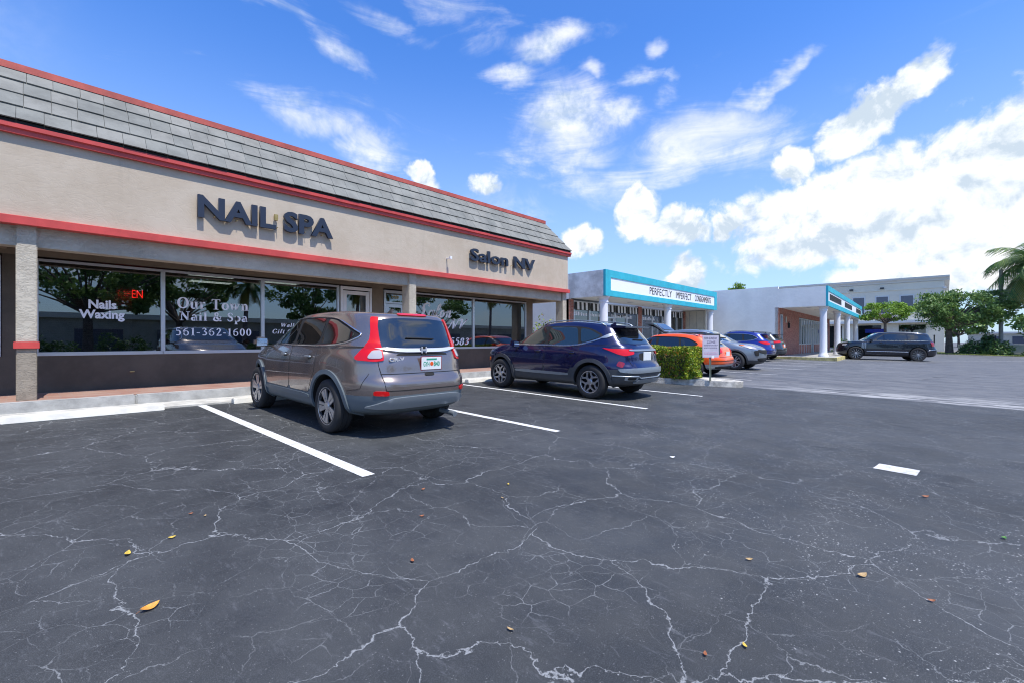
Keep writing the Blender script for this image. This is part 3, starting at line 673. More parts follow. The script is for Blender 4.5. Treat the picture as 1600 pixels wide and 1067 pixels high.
def place_car(car, X, Y, head, zs=1., ls=1.):
    """stand a car on the sloping lot, heading given as an angle from +X in degrees"""
    f = Vector((math.cos(R(head)), math.sin(R(head)), SLOPE*math.sin(R(head)))).normalized(); n = Vector((0, -SLOPE, 1)).normalized(); l = n.cross(f)
    Mx = Matrix((f*ls, l, n*zs)).transposed().to_4x4(); Mx.translation = (X, Y, gz(Y)); car.matrix_basis = Mx

# --- taupe compact SUV with the tall wrap-round rear lamps
crv = dict(F=2.24, R=-2.30, W=.905, H=1.585, wb=2.62, cowl=(1.12,1.07), head=(.30,1.515), hoodz=.93, roofr=(-1.93,1.53), gbase=(-2.10,1.13), Rt=.345, Ra=.405, Rr=.242, tw=.225, rim='twist',
    paint='paint_taupe', cladmat='plastic_g', clad=2.5, nt=84, step=.02, bt=.76,
    win=[[(.92,1.11),(.36,1.39),(.12,1.445),(-.06,1.455),(-.10,1.105)], [(-.19,1.105),(-.16,1.46),(-.55,1.47),(-.91,1.465),(-.93,1.125)], [(-1.01,1.13),(-.99,1.46),(-1.22,1.44),(-1.55,1.345),(-1.74,1.255),(-1.62,1.18),(-1.40,1.145)]],
    dlo=[(.98,1.095),(.38,1.41),(.14,1.47),(-.5,1.495),(-1.0,1.485),(-1.28,1.455),(-1.60,1.36),(-1.86,1.26),(-1.66,1.165),(-1.4,1.125),(-.9,1.105),(0,1.095)],
    doors=[[(.97,1.07),(.93,.78),(.90,.48),(-.10,.48),(-.12,1.09)], [(-.16,1.09),(-.14,.48),(-.78,.48),(-.86,.62),(-.95,.76),(-.98,.9),(-.98,1.11)]], hx=[-.02,-.88], hz=.955, handle='silverp',
    wshield=[(-.66,1.14),(.66,1.14),(.60,1.50),(-.60,1.50)], rwin=[(-.60,1.13),(-.30,1.105),(.30,1.105),(.60,1.13),(.63,1.24),(.52,1.45),(.25,1.475),(-.25,1.475),(-.52,1.45),(-.63,1.24)],
    tail=[([(.70,1.475),(.80,1.475),(.80,1.35),(.835,1.18),(.875,1.08),(.905,.955),(.80,.94),(.56,.955),(.545,.99),(.61,1.06),(.715,1.19),(.72,1.30)], 'redlens', [([(.76,1.065),(.865,1.07),(.885,.975),(.72,.975),(.715,1.0)], 'clearlens')])],
    extra=[('third_brake_light','B',[(-.22,1.505),(.22,1.505),(.22,1.53),(-.22,1.53)],'redlens',.004,.012,False),
           ('tailgate_garnish','B',[(-.60,1.085),(-.32,1.045),(.32,1.045),(.60,1.085),(.60,1.11),(.3,1.085),(-.3,1.085),(-.60,1.11)],'silverl',.006,.02,False),
           ('garnish_shadow','B',[(-.40,1.01),(.40,1.01),(.36,1.04),(-.36,1.04)],'gap',.001,.004,False),
           ('reflector','RL',[(.80,.60),(.98,.595),(.98,.54),(.80,.545)],'redlens',.003,.01,True),
           ('skid_plate','B',[(-.74,.40),(-.60,.47),(-.46,.52),(.46,.52),(.60,.47),(.74,.40),(.60,.385),(-.60,.385)],'silverp',.006,.02,False),
           ('tailgate_handle','B',[(-.12,.755),(.02,.755),(.02,.79),(-.12,.79)],'gap',.001,.006,False),
           ('side_moulding','L',[(.86,.46),(-.80,.46),(-.80,.40),(.86,.40)],'plastic_g',.004,.012,True)],
    tubes=[('tailgate_gap','B',[(.60,1.10),(.61,.90),(.59,.78),(.57,.60)],.005,'gap',0,True),('tailgate_gap','B',[(-.6,.795),(.6,.795)],.005,'gap',0,False),('bumper_gap','B',[(-.57,.60),(.57,.60)],.006,'gap',0,False),
           ('bumper_gap','L',[(-1.76,.58),(-1.98,.62),(-2.05,.80)],.004,'gap',0,True),('waist_crease','L',[(1.0,.66),(-.8,.72)],.006,'paint_taupe',0,True)],
    mirror=(.80,1.07), rails=None, fin=-1.35, plate=(-.09,.91), platef='darkred', ptext=[('GYH',.128,.035),('B40',-.035,-.128)])
car1, bv1 = make_suv('parked_suv', 'taupe brown suv with tall red tail lamps and a green white plate', 'car', crv)
tt = link('model_lettering', text_mesh('CR-V', .21, .048, .012, bold=.03), 'silverl', car1); q, n = hit(bv1, 'B', .42, .97); tt.location = (q.x-.004, .50, .945); tt.rotation_euler = (R(90), 0, R(-90))
em = MB()
for y0, y1, z0, z1 in ((-.036,-.022,-.035,.035), (.022,.036,-.035,.035), (-.03,.03,-.006,.008)): em.box(-.012, 0, y0, y1, z0, z1)
o = em.obj('emblem', 'silverl', car1); MB().box(.001, .006, -.044, .044, -.04, .04).obj('emblem_plate', 'gap', o, bevel=.004); q, n = hit(bv1, 'B', 0, 1.075); o.location = (q.x-.036, 0, 1.08); o.scale = (1, 1.1, 1.15)
MB().tube([(-2.0,-.42,.24),(-2.24,-.43,.23),(-2.30,-.43,.22)], [.032,.034,.036], 12).obj('exhaust', 'silverp', car1, smooth=40)
place_car(car1, 3.46, 7.06, 90)

# --- navy subcompact SUV
sel = dict(F=2.16, R=-2.20, W=.90, H=1.60, wb=2.60, cowl=(1.06,1.06), head=(.30,1.50), hoodz=.93, roofr=(-1.66,1.50), gbase=(-1.95,1.12), Rt=.345, Ra=.40, Rr=.228, tw=.22, rim='y',
    paint='paint_navy', cladmat='plastic', clad=3.2, archw=.075, glass='carglass_g', rglass='carglass', btop=.72, bstep=.09,
    win=[[(.86,1.09),(.40,1.36),(.20,1.445),(-.02,1.455),(-.06,1.075)], [(-.14,1.075),(-.11,1.46),(-.55,1.465),(-.86,1.45),(-.97,1.12),(-.88,1.085)], [(-1.03,1.13),(-.94,1.445),(-1.18,1.41),(-1.45,1.29),(-1.40,1.24)]],
    dlo=[(.95,1.055),(.2,1.055),(-.9,1.06),(-1.42,1.20),(-1.62,1.33),(-1.42,1.215),(-.9,1.075),(.2,1.07)], dlor=.007, surr=[(.93,1.06),(.42,1.385),(.20,1.468),(-.3,1.485),(-.95,1.475),(-1.22,1.435),(-1.52,1.30),(-1.42,1.21),(-.9,1.065),(.2,1.06)],
    doors=[[(.92,1.03),(.88,.72),(.84,.50),(-.06,.50),(-.09,1.04)], [(-.13,1.04),(-.10,.50),(-.74,.50),(-.84,.66),(-.95,.80),(-1.0,.92),(-1.0,1.07)]], hx=[.0,-.92], hz=.93,
    wshield=[(-.66,1.12),(.66,1.12),(.60,1.45),(-.60,1.45)], rwin=[(-.58,1.13),(.58,1.13),(.62,1.20),(.52,1.42),(-.52,1.42),(-.62,1.20)],
    tail=[([(.33,1.045),(.50,1.03),(.72,1.03),(.93,1.025),(.93,.93),(.72,.895),(.58,.93),(.45,.99)], 'redlens', [])],
    extra=[('d_pillar_trim','L',[(-1.44,1.235),(-1.62,1.335),(-1.72,1.325),(-1.60,1.24)],'silverp',.003,.01,True),
           ('rear_garnish','B',[(-.55,.985),(.55,.985),(.55,1.02),(-.55,1.02)],'silverp',.008,.022,False),
           ('reflector','RL',[(.60,.80),(.72,.76),(.66,.66),(.55,.70)],'darkred',.003,.012,True),
           ('bumper_garnish','B',[(-.78,.66),(.78,.66),(.74,.56),(-.74,.56)],'silverp',.004,.014,False),
           ('exhaust_trim','RL',[(.72,.50),(1.0,.50),(.98,.42),(.70,.42)],'silverp',.006,.016,True),
           ('exhaust_hole','RL',[(.77,.485),(.95,.485),(.93,.435),(.76,.435)],'gap',.022,.004,True),
           ('skid_plate','B',[(-.55,.36),(-.42,.44),(.42,.44),(.55,.36)],'silverp',.006,.02,False),
           ('plate_recess','B',[(-.26,.80),(.26,.80),(.30,.95),(-.30,.95)],'gap',.0005,.002,False),
           ('side_marker','FL',[(.62,.72),(.72,.72),(.70,.62),(.62,.64)],'amber',.003,.01,True),
           ('sill_moulding','L',[(.80,.50),(-.76,.50),(-.76,.44),(.80,.44)],'silverp',.001,.004,True)],
    headl=[([(.66,.90),(.95,.86),(.98,.78),(.74,.80)],'clearlens')],
    tubes=[('bumper_strip','B',[(-.80,.50),(-.45,.50),(-.36,.46),(.36,.46),(.45,.50),(.80,.50)],.014,'silverp',.012,False),('tailgate_gap','B',[(.62,.98),(.60,.84),(.56,.70)],.005,'gap',0,True)],
    mirror=(.74,1.02), rails=(.15,-1.50), railm='silverp', fin=-1.30, spoiler=(-1.90,-1.56,1.478,.54,'paint_navy'), plate=(-.02,.885))
car2, bv2 = make_suv('parked_suv', 'navy blue suv with silver roof rails and five spoke star rims, beside the clipped hedge', 'car', sel)
place_car(car2, 8.74, 6.60, 90)

# --- orange SUV behind the hedge
ora = dict(F=2.24, R=-2.22, W=.92, H=1.56, wb=2.68, cowl=(1.10,1.02), head=(.28,1.46), hoodz=.90, roofr=(-1.62,1.44), gbase=(-1.96,1.10), Rt=.34, Ra=.395, Rr=.225, tw=.22, rim='five',
    paint='paint_orange', cladmat='silverp', clad=2.0, arch=False, nt=60, step=.028,
    win=[[(.90,1.06),(.36,1.36),(.0,1.41),(-.04,1.05)], [(-.12,1.05),(-.09,1.41),(-.80,1.40),(-.86,1.07)], [(-.93,1.075),(-.88,1.395),(-1.15,1.35),(-1.42,1.18),(-1.3,1.11)]],
    dlo=[(.95,1.045),(-.9,1.05),(-1.32,1.09),(-1.5,1.18),(-1.15,1.375),(-.8,1.42),(0,1.43),(.36,1.38)], dlom='gap',
    doors=[[(.95,1.01),(.86,.45),(-.06,.45),(-.08,1.02)], [(-.12,1.02),(-.10,.45),(-.76,.45),(-.95,.80),(-.95,1.03)]],
    wshield=[(-.66,1.08),(.66,1.08),(.60,1.40),(-.60,1.40)], rwin=[(-.62,1.08),(.62,1.08),(.52,1.38),(-.52,1.38)],
    tail=[([(.45,1.02),(.95,1.03),(1.0,.90),(.80,.86),(.60,.93)], 'redlens', [])],
    extra=[('plate_recess','B',[(-.28,.74),(.28,.74),(.32,.93),(-.32,.93)],'paint_orange',.0005,.002,False),('rear_diffuser','B',[(-.7,.40),(.7,.40),(.6,.31),(-.6,.31)],'gap',.002,.01,False)],
    tubes=[('tailgate_gap','B',[(-.6,.74),(.6,.74)],.008,'gap',0,False),('bumper_gap','B',[(-.8,.60),(.8,.60)],.010,'gap',0,False),('bumper_gap','B',[(-.8,.50),(.8,.50)],.008,'gap',0,False)],
    mirror=(.74,1.0), rails=(.0,-1.40), fin=-1.15, spoiler=(-1.92,-1.58,1.415,.54,'gap'), plate=(0,.84))
car3, bv3 = make_suv('parked_suv', 'orange suv half hidden behind the hedge and the parking sign', 'car', ora)
place_car(car3, 15.75, 7.35, 90, .90)

# --- grey SUV backed in, its tailgate up
spo = dict(F=2.22, R=-2.22, W=.925, H=1.62, wb=2.67, cowl=(1.02,1.10), head=(.20,1.53), hoodz=.96, roofr=(-1.72,1.50), gbase=(-2.0,1.12), Rt=.35, Ra=.41, Rr=.235, tw=.225, rim='five',
    paint='paint_silver', cladmat='plastic', clad=1.9, nt=72, step=.022, glass='carglass_g',
    win=[[(.86,1.12),(.34,1.42),(.0,1.47),(-.04,1.10)], [(-.12,1.10),(-.09,1.475),(-.80,1.47),(-.86,1.12)], [(-.93,1.13),(-.88,1.465),(-1.2,1.42),(-1.5,1.26),(-1.4,1.18)]],
    dlo=[(.95,1.09),(-.9,1.09),(-1.4,1.15),(-1.6,1.26),(-1.25,1.44),(-.8,1.49),(0,1.49),(.36,1.44)],
    doors=[[(.92,1.05),(.84,.45),(-.06,.45),(-.08,1.06)], [(-.12,1.06),(-.10,.45),(-.76,.45),(-.95,.80),(-.95,1.07)]],
    wshield=[(-.70,1.13),(.70,1.13),(.62,1.49),(-.62,1.49)], rwin=[(-.62,1.15),(.62,1.15),(.52,1.44),(-.52,1.44)],
    headl=[([(.30,1.00),(.60,.99),(.86,.90),(.84,.83),(.62,.86),(.42,.93)],'clearlens')],
    tail=[([(.50,1.03),(.95,1.03),(1.0,.95),(.60,.93)], 'redlens', [])],
    extra=[('grille','F',[(-.50,.83),(-.44,.70),(-.16,.66),(.16,.66),(.44,.70),(.50,.83),(.30,.81),(-.30,.81)],'gap',.003,.012,False),
           ('lower_intake','F',[(-.55,.50),(.55,.50),(.45,.36),(-.45,.36)],'gap',.003,.012,False),
           ('fog_lamp','FL',[(.74,.78),(.96,.80),(.93,.58),(.80,.58)],'gap',.004,.014,True),
           ('turn_signal','FL',[(.30,1.00),(.46,.985),(.48,.96),(.36,.975)],'amber',.02,.006,True)],
    mirror=(.70,1.06), rails=None, fin=-1.3)
car4, bv4 = make_suv('parked_suv', 'steel grey suv backed into its bay with the tailgate raised', 'car', spo)
tg = empty('tailgate', (-1.74, 0, 1.50)); tg.parent = car4
th_ = MB(); prof = [(0, .0), (-.30, .22), (-.62, .40), (-.92, .44), (-1.02, .40), (-.93, .36), (-.60, .31), (-.32, .14), (-.04, -.05)]
th_.prism(prof, 'y', -.62, .62)
th_.obj('tailgate_panel', 'paint_silver', tg, bevel=.02, smooth=40)
MB().add([(-.10,-.48,.10),(-.10,.48,.10),(-.52,.48,.372),(-.52,-.48,.372),(-.10,-.48,.094),(-.10,.48,.094),(-.52,.48,.366),(-.52,-.48,.366)],[(0,1,2,3),(4,7,6,5),(0,4,5,1),(1,5,6,2),(2,6,7,3),(3,7,4,0)]).obj('tailgate_glass', 'carglass', tg)
MB().prism([(-.08,-.06),(-.5,.20),(-.9,.32),(-.9,.30),(-.5,.17),(-.08,-.09)], 'y', -.5, .5).obj('tailgate_lining', 'gap', tg)
MB().box(-.98,-.95,-.55,.55,.40,.44).obj('tail_light', 'redlens', tg)
place_car(car4, 20.35, 7.50, -90)

# --- royal blue SUV
blu = dict(ora); blu.update(F=2.30, R=-2.35, W=.94, H=1.65, wb=2.70, paint='paint_blue', cladmat='silverp', clad=1.6, head=(.24,1.55), roofr=(-1.80,1.50), gbase=(-2.12,1.14), cowl=(1.1,1.08), Rt=.35, nt=48,
    win=[[(.90,1.11),(.36,1.42),(.0,1.48),(-.04,1.10)], [(-.12,1.10),(-.09,1.485),(-.80,1.48),(-.86,1.12)], [(-.93,1.13),(-.88,1.475),(-1.25,1.43),(-1.55,1.28),(-1.4,1.19)]],
    dlo=[(.95,1.09),(-.9,1.10),(-1.42,1.16),(-1.68,1.28),(-1.28,1.455),(-.8,1.50),(0,1.505),(.36,1.45)], dlom='chrome', dlor=.014,
    rwin=[(-.60,1.15),(.60,1.15),(.50,1.44),(-.50,1.44)], tail=[([(.40,1.08),(.75,1.10),(1.02,1.02),(1.0,.93),(.72,.92),(.55,.98)], 'redlens', [])], spoiler=(-2.1,-1.76,1.475,.56,'paint_blue'), hx=[.0,-.9])
car5, _ = make_suv('parked_suv', 'royal blue suv with chrome window surrounds, parked beside the charcoal one', 'car', blu)
place_car(car5, 28.35, 9.1, 90, 1, .95)
cha = dict(blu); cha.update(paint='paint_char', cladmat='plastic', clad=2.8, hx=[.0,-.9], tail=[([(.45,1.10),(.95,1.13),(1.0,1.03),(.60,1.0)], 'redlens', [])], spoiler=(-2.1,-1.76,1.475,.56,'paint_char'), dlom='chrome')
car6, _ = make_suv('parked_suv', 'charcoal suv with dark bumpers parked past the royal blue one', 'car', cha)
place_car(car6, 30.95, 9.15, 90, 1, .95)
# --- long black luxury SUV seen from its side
rr = dict(F=2.46, R=-2.60, W=.99, H=1.80, wb=3.12, cowl=(1.22,1.20), head=(.42,1.70), hoodz=1.08, roofr=(-2.12,1.70), gbase=(-2.36,1.24), Rt=.41, Ra=.462, Rr=.315, tw=.26, rim='multi',
    paint='paint_black', cladmat='gap', clad=1.3, arch=False, nt=72, step=.025, tumble=.23, btop=.80,
    win=[[(1.10,1.26),(.50,1.60),(.18,1.64),(.14,1.25)], [(.08,1.25),(.11,1.645),(-.98,1.64),(-1.02,1.25)], [(-1.07,1.25),(-1.03,1.64),(-1.80,1.60),(-2.24,1.30),(-2.20,1.26)]],
    doors=[[(1.0,1.20),(.94,.62),(.12,.62),(.09,1.21)], [(.05,1.21),(.08,.62),(-1.02,.62),(-1.15,.86),(-1.16,1.21)]], hx=[.2,-1.02], hz=1.10,
    wshield=[(-.74,1.24),(.74,1.24),(.66,1.64),(-.66,1.64)], rwin=[(-.66,1.28),(.66,1.28),(.60,1.62),(-.60,1.62)],
    tail=[([(.72,1.18),(.95,1.18),(.95,.92),(.75,.92)], 'darkred', [])],
    headl=[([(.66,1.0),(.95,.98),(.95,.88),(.72,.88)],'clearlens')],
    extra=[('grille','F',[(-.5,.98),(.5,.98),(.5,.84),(-.5,.84)],'gap',.003,.01,False)] + [('side_vent','L',[(x,1.10),(x+.035,1.10),(x+.045,.72),(x+.01,.72)],'silverp',.003,.010,True) for x in (1.04,1.13,1.22)],
    tubes=[('sill_strip','L',[(1.02,.56),(-1.08,.56)],.016,'chrome',.004,True),('sill_strip','L',[(-2.02,.66),(-2.48,.74)],.014,'chrome',.004,True),('beltline_strip','L',[(1.1,1.225),(-2.2,1.235)],.007,'silverp',.004,True)],
    mirror=(.82,1.18), fin=-1.6)
car8, _ = make_suv('parked_suv', 'long black suv seen broadside, with large multi spoke rims and chrome sill strips', 'car', rr)
ang = math.degrees(math.atan2(.958, -.285)); dR = Vector((math.cos(R(ang)), math.sin(R(ang))))
place_car(car8, 37.25+.958*.93, 2.72+.285*.93, ang)
# --- silver saloon across the aisle, mirrored in the shop window
mir = dict(ora); mir.update(paint='paint_char', hx=[.0,-.9], nt=48, cladmat='plastic', spoiler=None)
car9, _ = make_suv('parked_suv', 'dark car across the aisle, mirrored beside the phone number in the shop window', 'car', mir)
place_car(car9, 5.9, -6.8, 180)
# ------------------------------------------------------------------ ground
def sheet(name, m, rows, z=0., kind='structure'):   # rows: list of (x0,x1) polylines along y
    b = MB()
    for pts in rows:
        n = len(pts); b.add([(x, y, gz(y)+z) for x, y in pts], [tuple(range(n))])
    o = b.obj(name, m); return tag(o, kind=kind)
ys = [-400, -10, 0, 10, 400]; b = MB(); vs = [(x, y, gz(y)) for y in ys for x in (-400, 500)]
b.add(vs, [(2*i, 2*i+1, 2*i+3, 2*i+2) for i in range(len(ys)-1)]); g = b.obj('asphalt_lot', 'asphalt'); tag(g, kind='structure')
def line(x0, y0, x1, y1, w=.10, m='line'):
    d = Vector((x1-x0, y1-y0)).normalized(); n = Vector((-d.y, d.x))*w/2
    return sheet('parking_line', m, [[(x0-n.x, y0-n.y), (x1-n.x, y1-n.y), (x1+n.x, y1+n.y), (x0+n.x, y0+n.y)]], .004)
line(1.98, 9.22, 2.09, 3.78, .125); line(4.86, 9.22, 4.86, 3.77, .11); line(7.52, 9.2, 7.57, 3.87); line(10.08, 9.2, 10.11, 3.86); line(-.75, 9.2, -.70, 3.8, .125)
sheet('stub_line', 'oldline', [[(6.12, .50), (5.85, .53), (5.83, .20), (6.10, .18)]], .004)
for x in (14.9, 17.9, 21.8, 24.6, 27.3, 30.2): line(x, 9.2, x+.25, 4.3, .10, 'oldline')
line(33.2, 4.9, 47.5, -4.5, .12, 'oldline')

# kerb, gutter, walk in front of the salon
ZS = .38
def slab(name, m, x0, x1, y0, y1, z0, z1, bevel=.0): return tag(box(name, m, None, x0, x1, y0, y1, z0, z1, bevel=bevel), kind='structure')
slab('gutter', 'gutter', -14, 11.6, 9.24, 10.20, .10, .222)
xs = [-14, -11, -8, -5, -2, 1.2, 4.2, 7.2, 10.2, 13.0]
kb = MB()
for a, c in zip(xs, xs[1:]): kb.box(a+.004, c-.004, 10.0, 10.19, .1, ZS)
tag(kb.obj('kerb', 'concrete', bevel=.018), kind='structure')
slab('sidewalk', 'paver', -14, 13.85, 10.19, 11.65, .1, ZS-.004)
slab('side_path', 'concrete', 13.85, 16.4, 10.0, 13.8, .05, .22)
# wheel stops
for i, (x0, lab) in enumerate(((-.31, 'cream concrete wheel stop in the empty bay at the left'), (2.42, 'cream concrete wheel stop under the nose of the taupe suv'), (5.25, 'cream concrete wheel stop between the taupe and navy suvs'), (7.85, 'cream concrete wheel stop before the navy suv'))):
    b = MB(); y0 = 9.02
    prof = [(y0, 0), (y0+.035, .10), (y0+.17, .10), (y0+.21, 0)]
    b.prism([(y, z) for y, z in prof], 'x', 0, 1.75)
    o = b.obj('wheel_stop', 'concretew', bevel=.012); o.location = (x0, 0, gz(9.05)-.004); o.data.transform(Matrix.Rotation(SLOPE, 4, 'X') if False else Matrix.Identity(4))
    tag(o, lab, 'wheel stop', 'wheel stops along the kerb')

# island with hedge and sign
def outline(pts, it=2): return rnd(pts, it, .25)
isl = outline([(12.92, 3.75), (12.45, 4.1), (11.95, 5.9), (11.75, 7.5), (11.70, 10.0), (13.55, 10.0), (13.50, 7.5), (13.40, 5.6), (13.22, 4.3)], 2)
def ring_kerb(name, pts, w, h, m, fillm, label, cat, fz=.02):
    n = len(pts); cxy = (sum(p[0] for p in pts)/n, sum(p[1] for p in pts)/n)
    inn = []
    for i, p in enumerate(pts):
        a, c = Vector(pts[i-1]), Vector(pts[(i+1) % n]); t_ = (c-a).normalized(); nn = Vector((-t_.y, t_.x))
        if nn.dot(Vector(cxy)-Vector(p)) < 0: nn = -nn
        inn.append((p[0]+nn.x*w, p[1]+nn.y*w))
    root = empty(name, (0, 0, 0)); tag(root, kind='structure'); b = MB(); vs = []
    for P_ in (pts, inn):
        for zz in (-.05, h): vs += [(x, y, gz(y)+zz) for x, y in P_]
    F = [] 
    for i in range(n):
        j = (i+1) % n; F += [(i, j, n+j, n+i), (n+i, n+j, 3*n+j, 3*n+i), (2*n+i, 3*n+i, 3*n+j, 2*n+j)]
    b.add(vs, F); k = b.obj('kerb', m, bevel=.0); tag(k, kind='structure')
    f = MB().add([(x, y, gz(y)+h-fz) for x, y in inn], [tuple(range(n))]).obj('planting_bed', fillm); tag(f, kind='structure'); bpy.data.objects.remove(root)
ring_kerb('island', isl, .16, .15, 'kerb_old', 'soil', None, None)
E0 = MB().add([(12.92, 3.85, gz(3.85)+.146), (12.55, 4.15, gz(4)+.146), (12.35, 4.9, gz(5)+.146), (13.2, 5.0, gz(5)+.146), (13.15, 4.3, gz(4.3)+.146)], [(0, 1, 2, 3, 4)]).obj('island_nose', 'kerb_old'); tag(E0, kind='structure')

def hedge():
    n = 24000; x0, x1, y0, y1, z0, z1 = 12.02, 13.05, 5.0, 9.6, .26, 1.12
    root = empty('hedge', ((x0+x1)/2, y0, z0), 'clipped green box hedge with a few red leaves on the kerbed island', 'hedge')
    # leaves lie in the outer skin of the box, with an uneven trim line
    pts = rng.uniform((x0, y0, z0), (x1, y1, z1), (n, 3)); side = rng.choice(5, n, p=[.32, .12, .3, .2, .06]); dep = rng.exponential(.05, n)
    for k, (ax, v, s) in enumerate(((0, x0, 1), (1, y0, 1), (2, z1, -1), (0, x1, -1), (1, y1, -1))):
        mk = side == k; pts[mk, ax] = v + s*dep[mk]
    w = .03*np.sin(pts[:, 0]*7+pts[:, 2]*5)+.03*np.sin(pts[:, 1]*4+1)+.02*np.sin(pts[:, 2]*11+pts[:, 1]*6)
    cx_, cy_, cz_ = (x0+x1)/2, (y0+y1)/2, (z0+z1)/2
    pts[:, 0] += w*np.sign(pts[:, 0]-cx_)*.8; pts[:, 1] += w*np.sign(pts[:, 1]-cy_)*.8; pts[:, 2] += w*.7
    pts -= np.array(root.location); quads_obj('foliage', leaf_quads(pts, .034), 'leaf_hedge', root)
    b = MB()
    for _ in range(60):
        a = Vector((random.uniform(.2, .8)*(x1-x0)+x0, random.uniform(y0+.2, y1-.2), z0-.05)); e = a+Vector((random.uniform(-.25, .25), random.uniform(-.25, .25), .7))
        b.tube([a-root.location, e-root.location], .012, 5)
    b.obj('stem', 'bark', root)
    c = MB().box(x0+.24, x1-.24, y0+.24, y1-.24, z0, z1-.24); o = c.obj('inner_twigs', 'bark', root); o.location = -root.location
hedge()

def post_sign():
    r = empty('parking_sign', (12.32, 4.5, .24), 'white notice board on a short green steel post at the tip of the island', 'sign')
    th = R(43.6-90); 
    pb = MB()
    for a in ((-.028, -.012), (.012, .028)): pb.box(a[0], a[1], -.006, .006, 0, 1.0)
    pb.box(-.012, .012, .004, .012, 0, 1.0); pb.obj('post', 'steel', r, bevel=.002)
    p = MB().box(-.25, .25, -.022, -.012, .62, 1.19).obj('panel', 'sign_pl', r, bevel=.004)
    MB().box(-.14, .30, -.012, -.002, .68, 1.235).obj('back_panel', 'plastic', r)
    for tx, z0, z1, x0, x1, mm in (('FOR SUNDAY', 1.09, 1.145, -.20, .20, 'ink'), ('ZONE', .99, 1.05, -.12, .14, 'ink')):
        t = link('lettering', text_mesh(tx, x1-x0, z1-z0, .002), mm, p); t.location = (x0, -.024, z0); t.rotation_euler = (R(90), 0, 0)
    for z_ in (.94, .90, .86, .74, .70):
        b = MB(); x = -.21
        while x < .19: w_ = random.uniform(.015, .05); b.box(x, x+w_, -.0245, -.0225, z_, z_+.014); x += w_+.012
        b.obj('small_print', 'ink' if z_ > .8 else 'pinkink', p)
    MB().box(.02, .10, -.03, -.02, .60, .66).obj('sticker', 'white', r)
    r.rotation_euler = (0, 0, th+R(14))
M['sign_pl'] = mat('faded sign', (.50, .47, .55), .5, mott=.08, mscale=9); M['ink'] = mat('faded ink', (.20, .17, .25), .6); M['pinkink'] = mat('pink ink', (.55, .25, .38), .6)
post_sign()

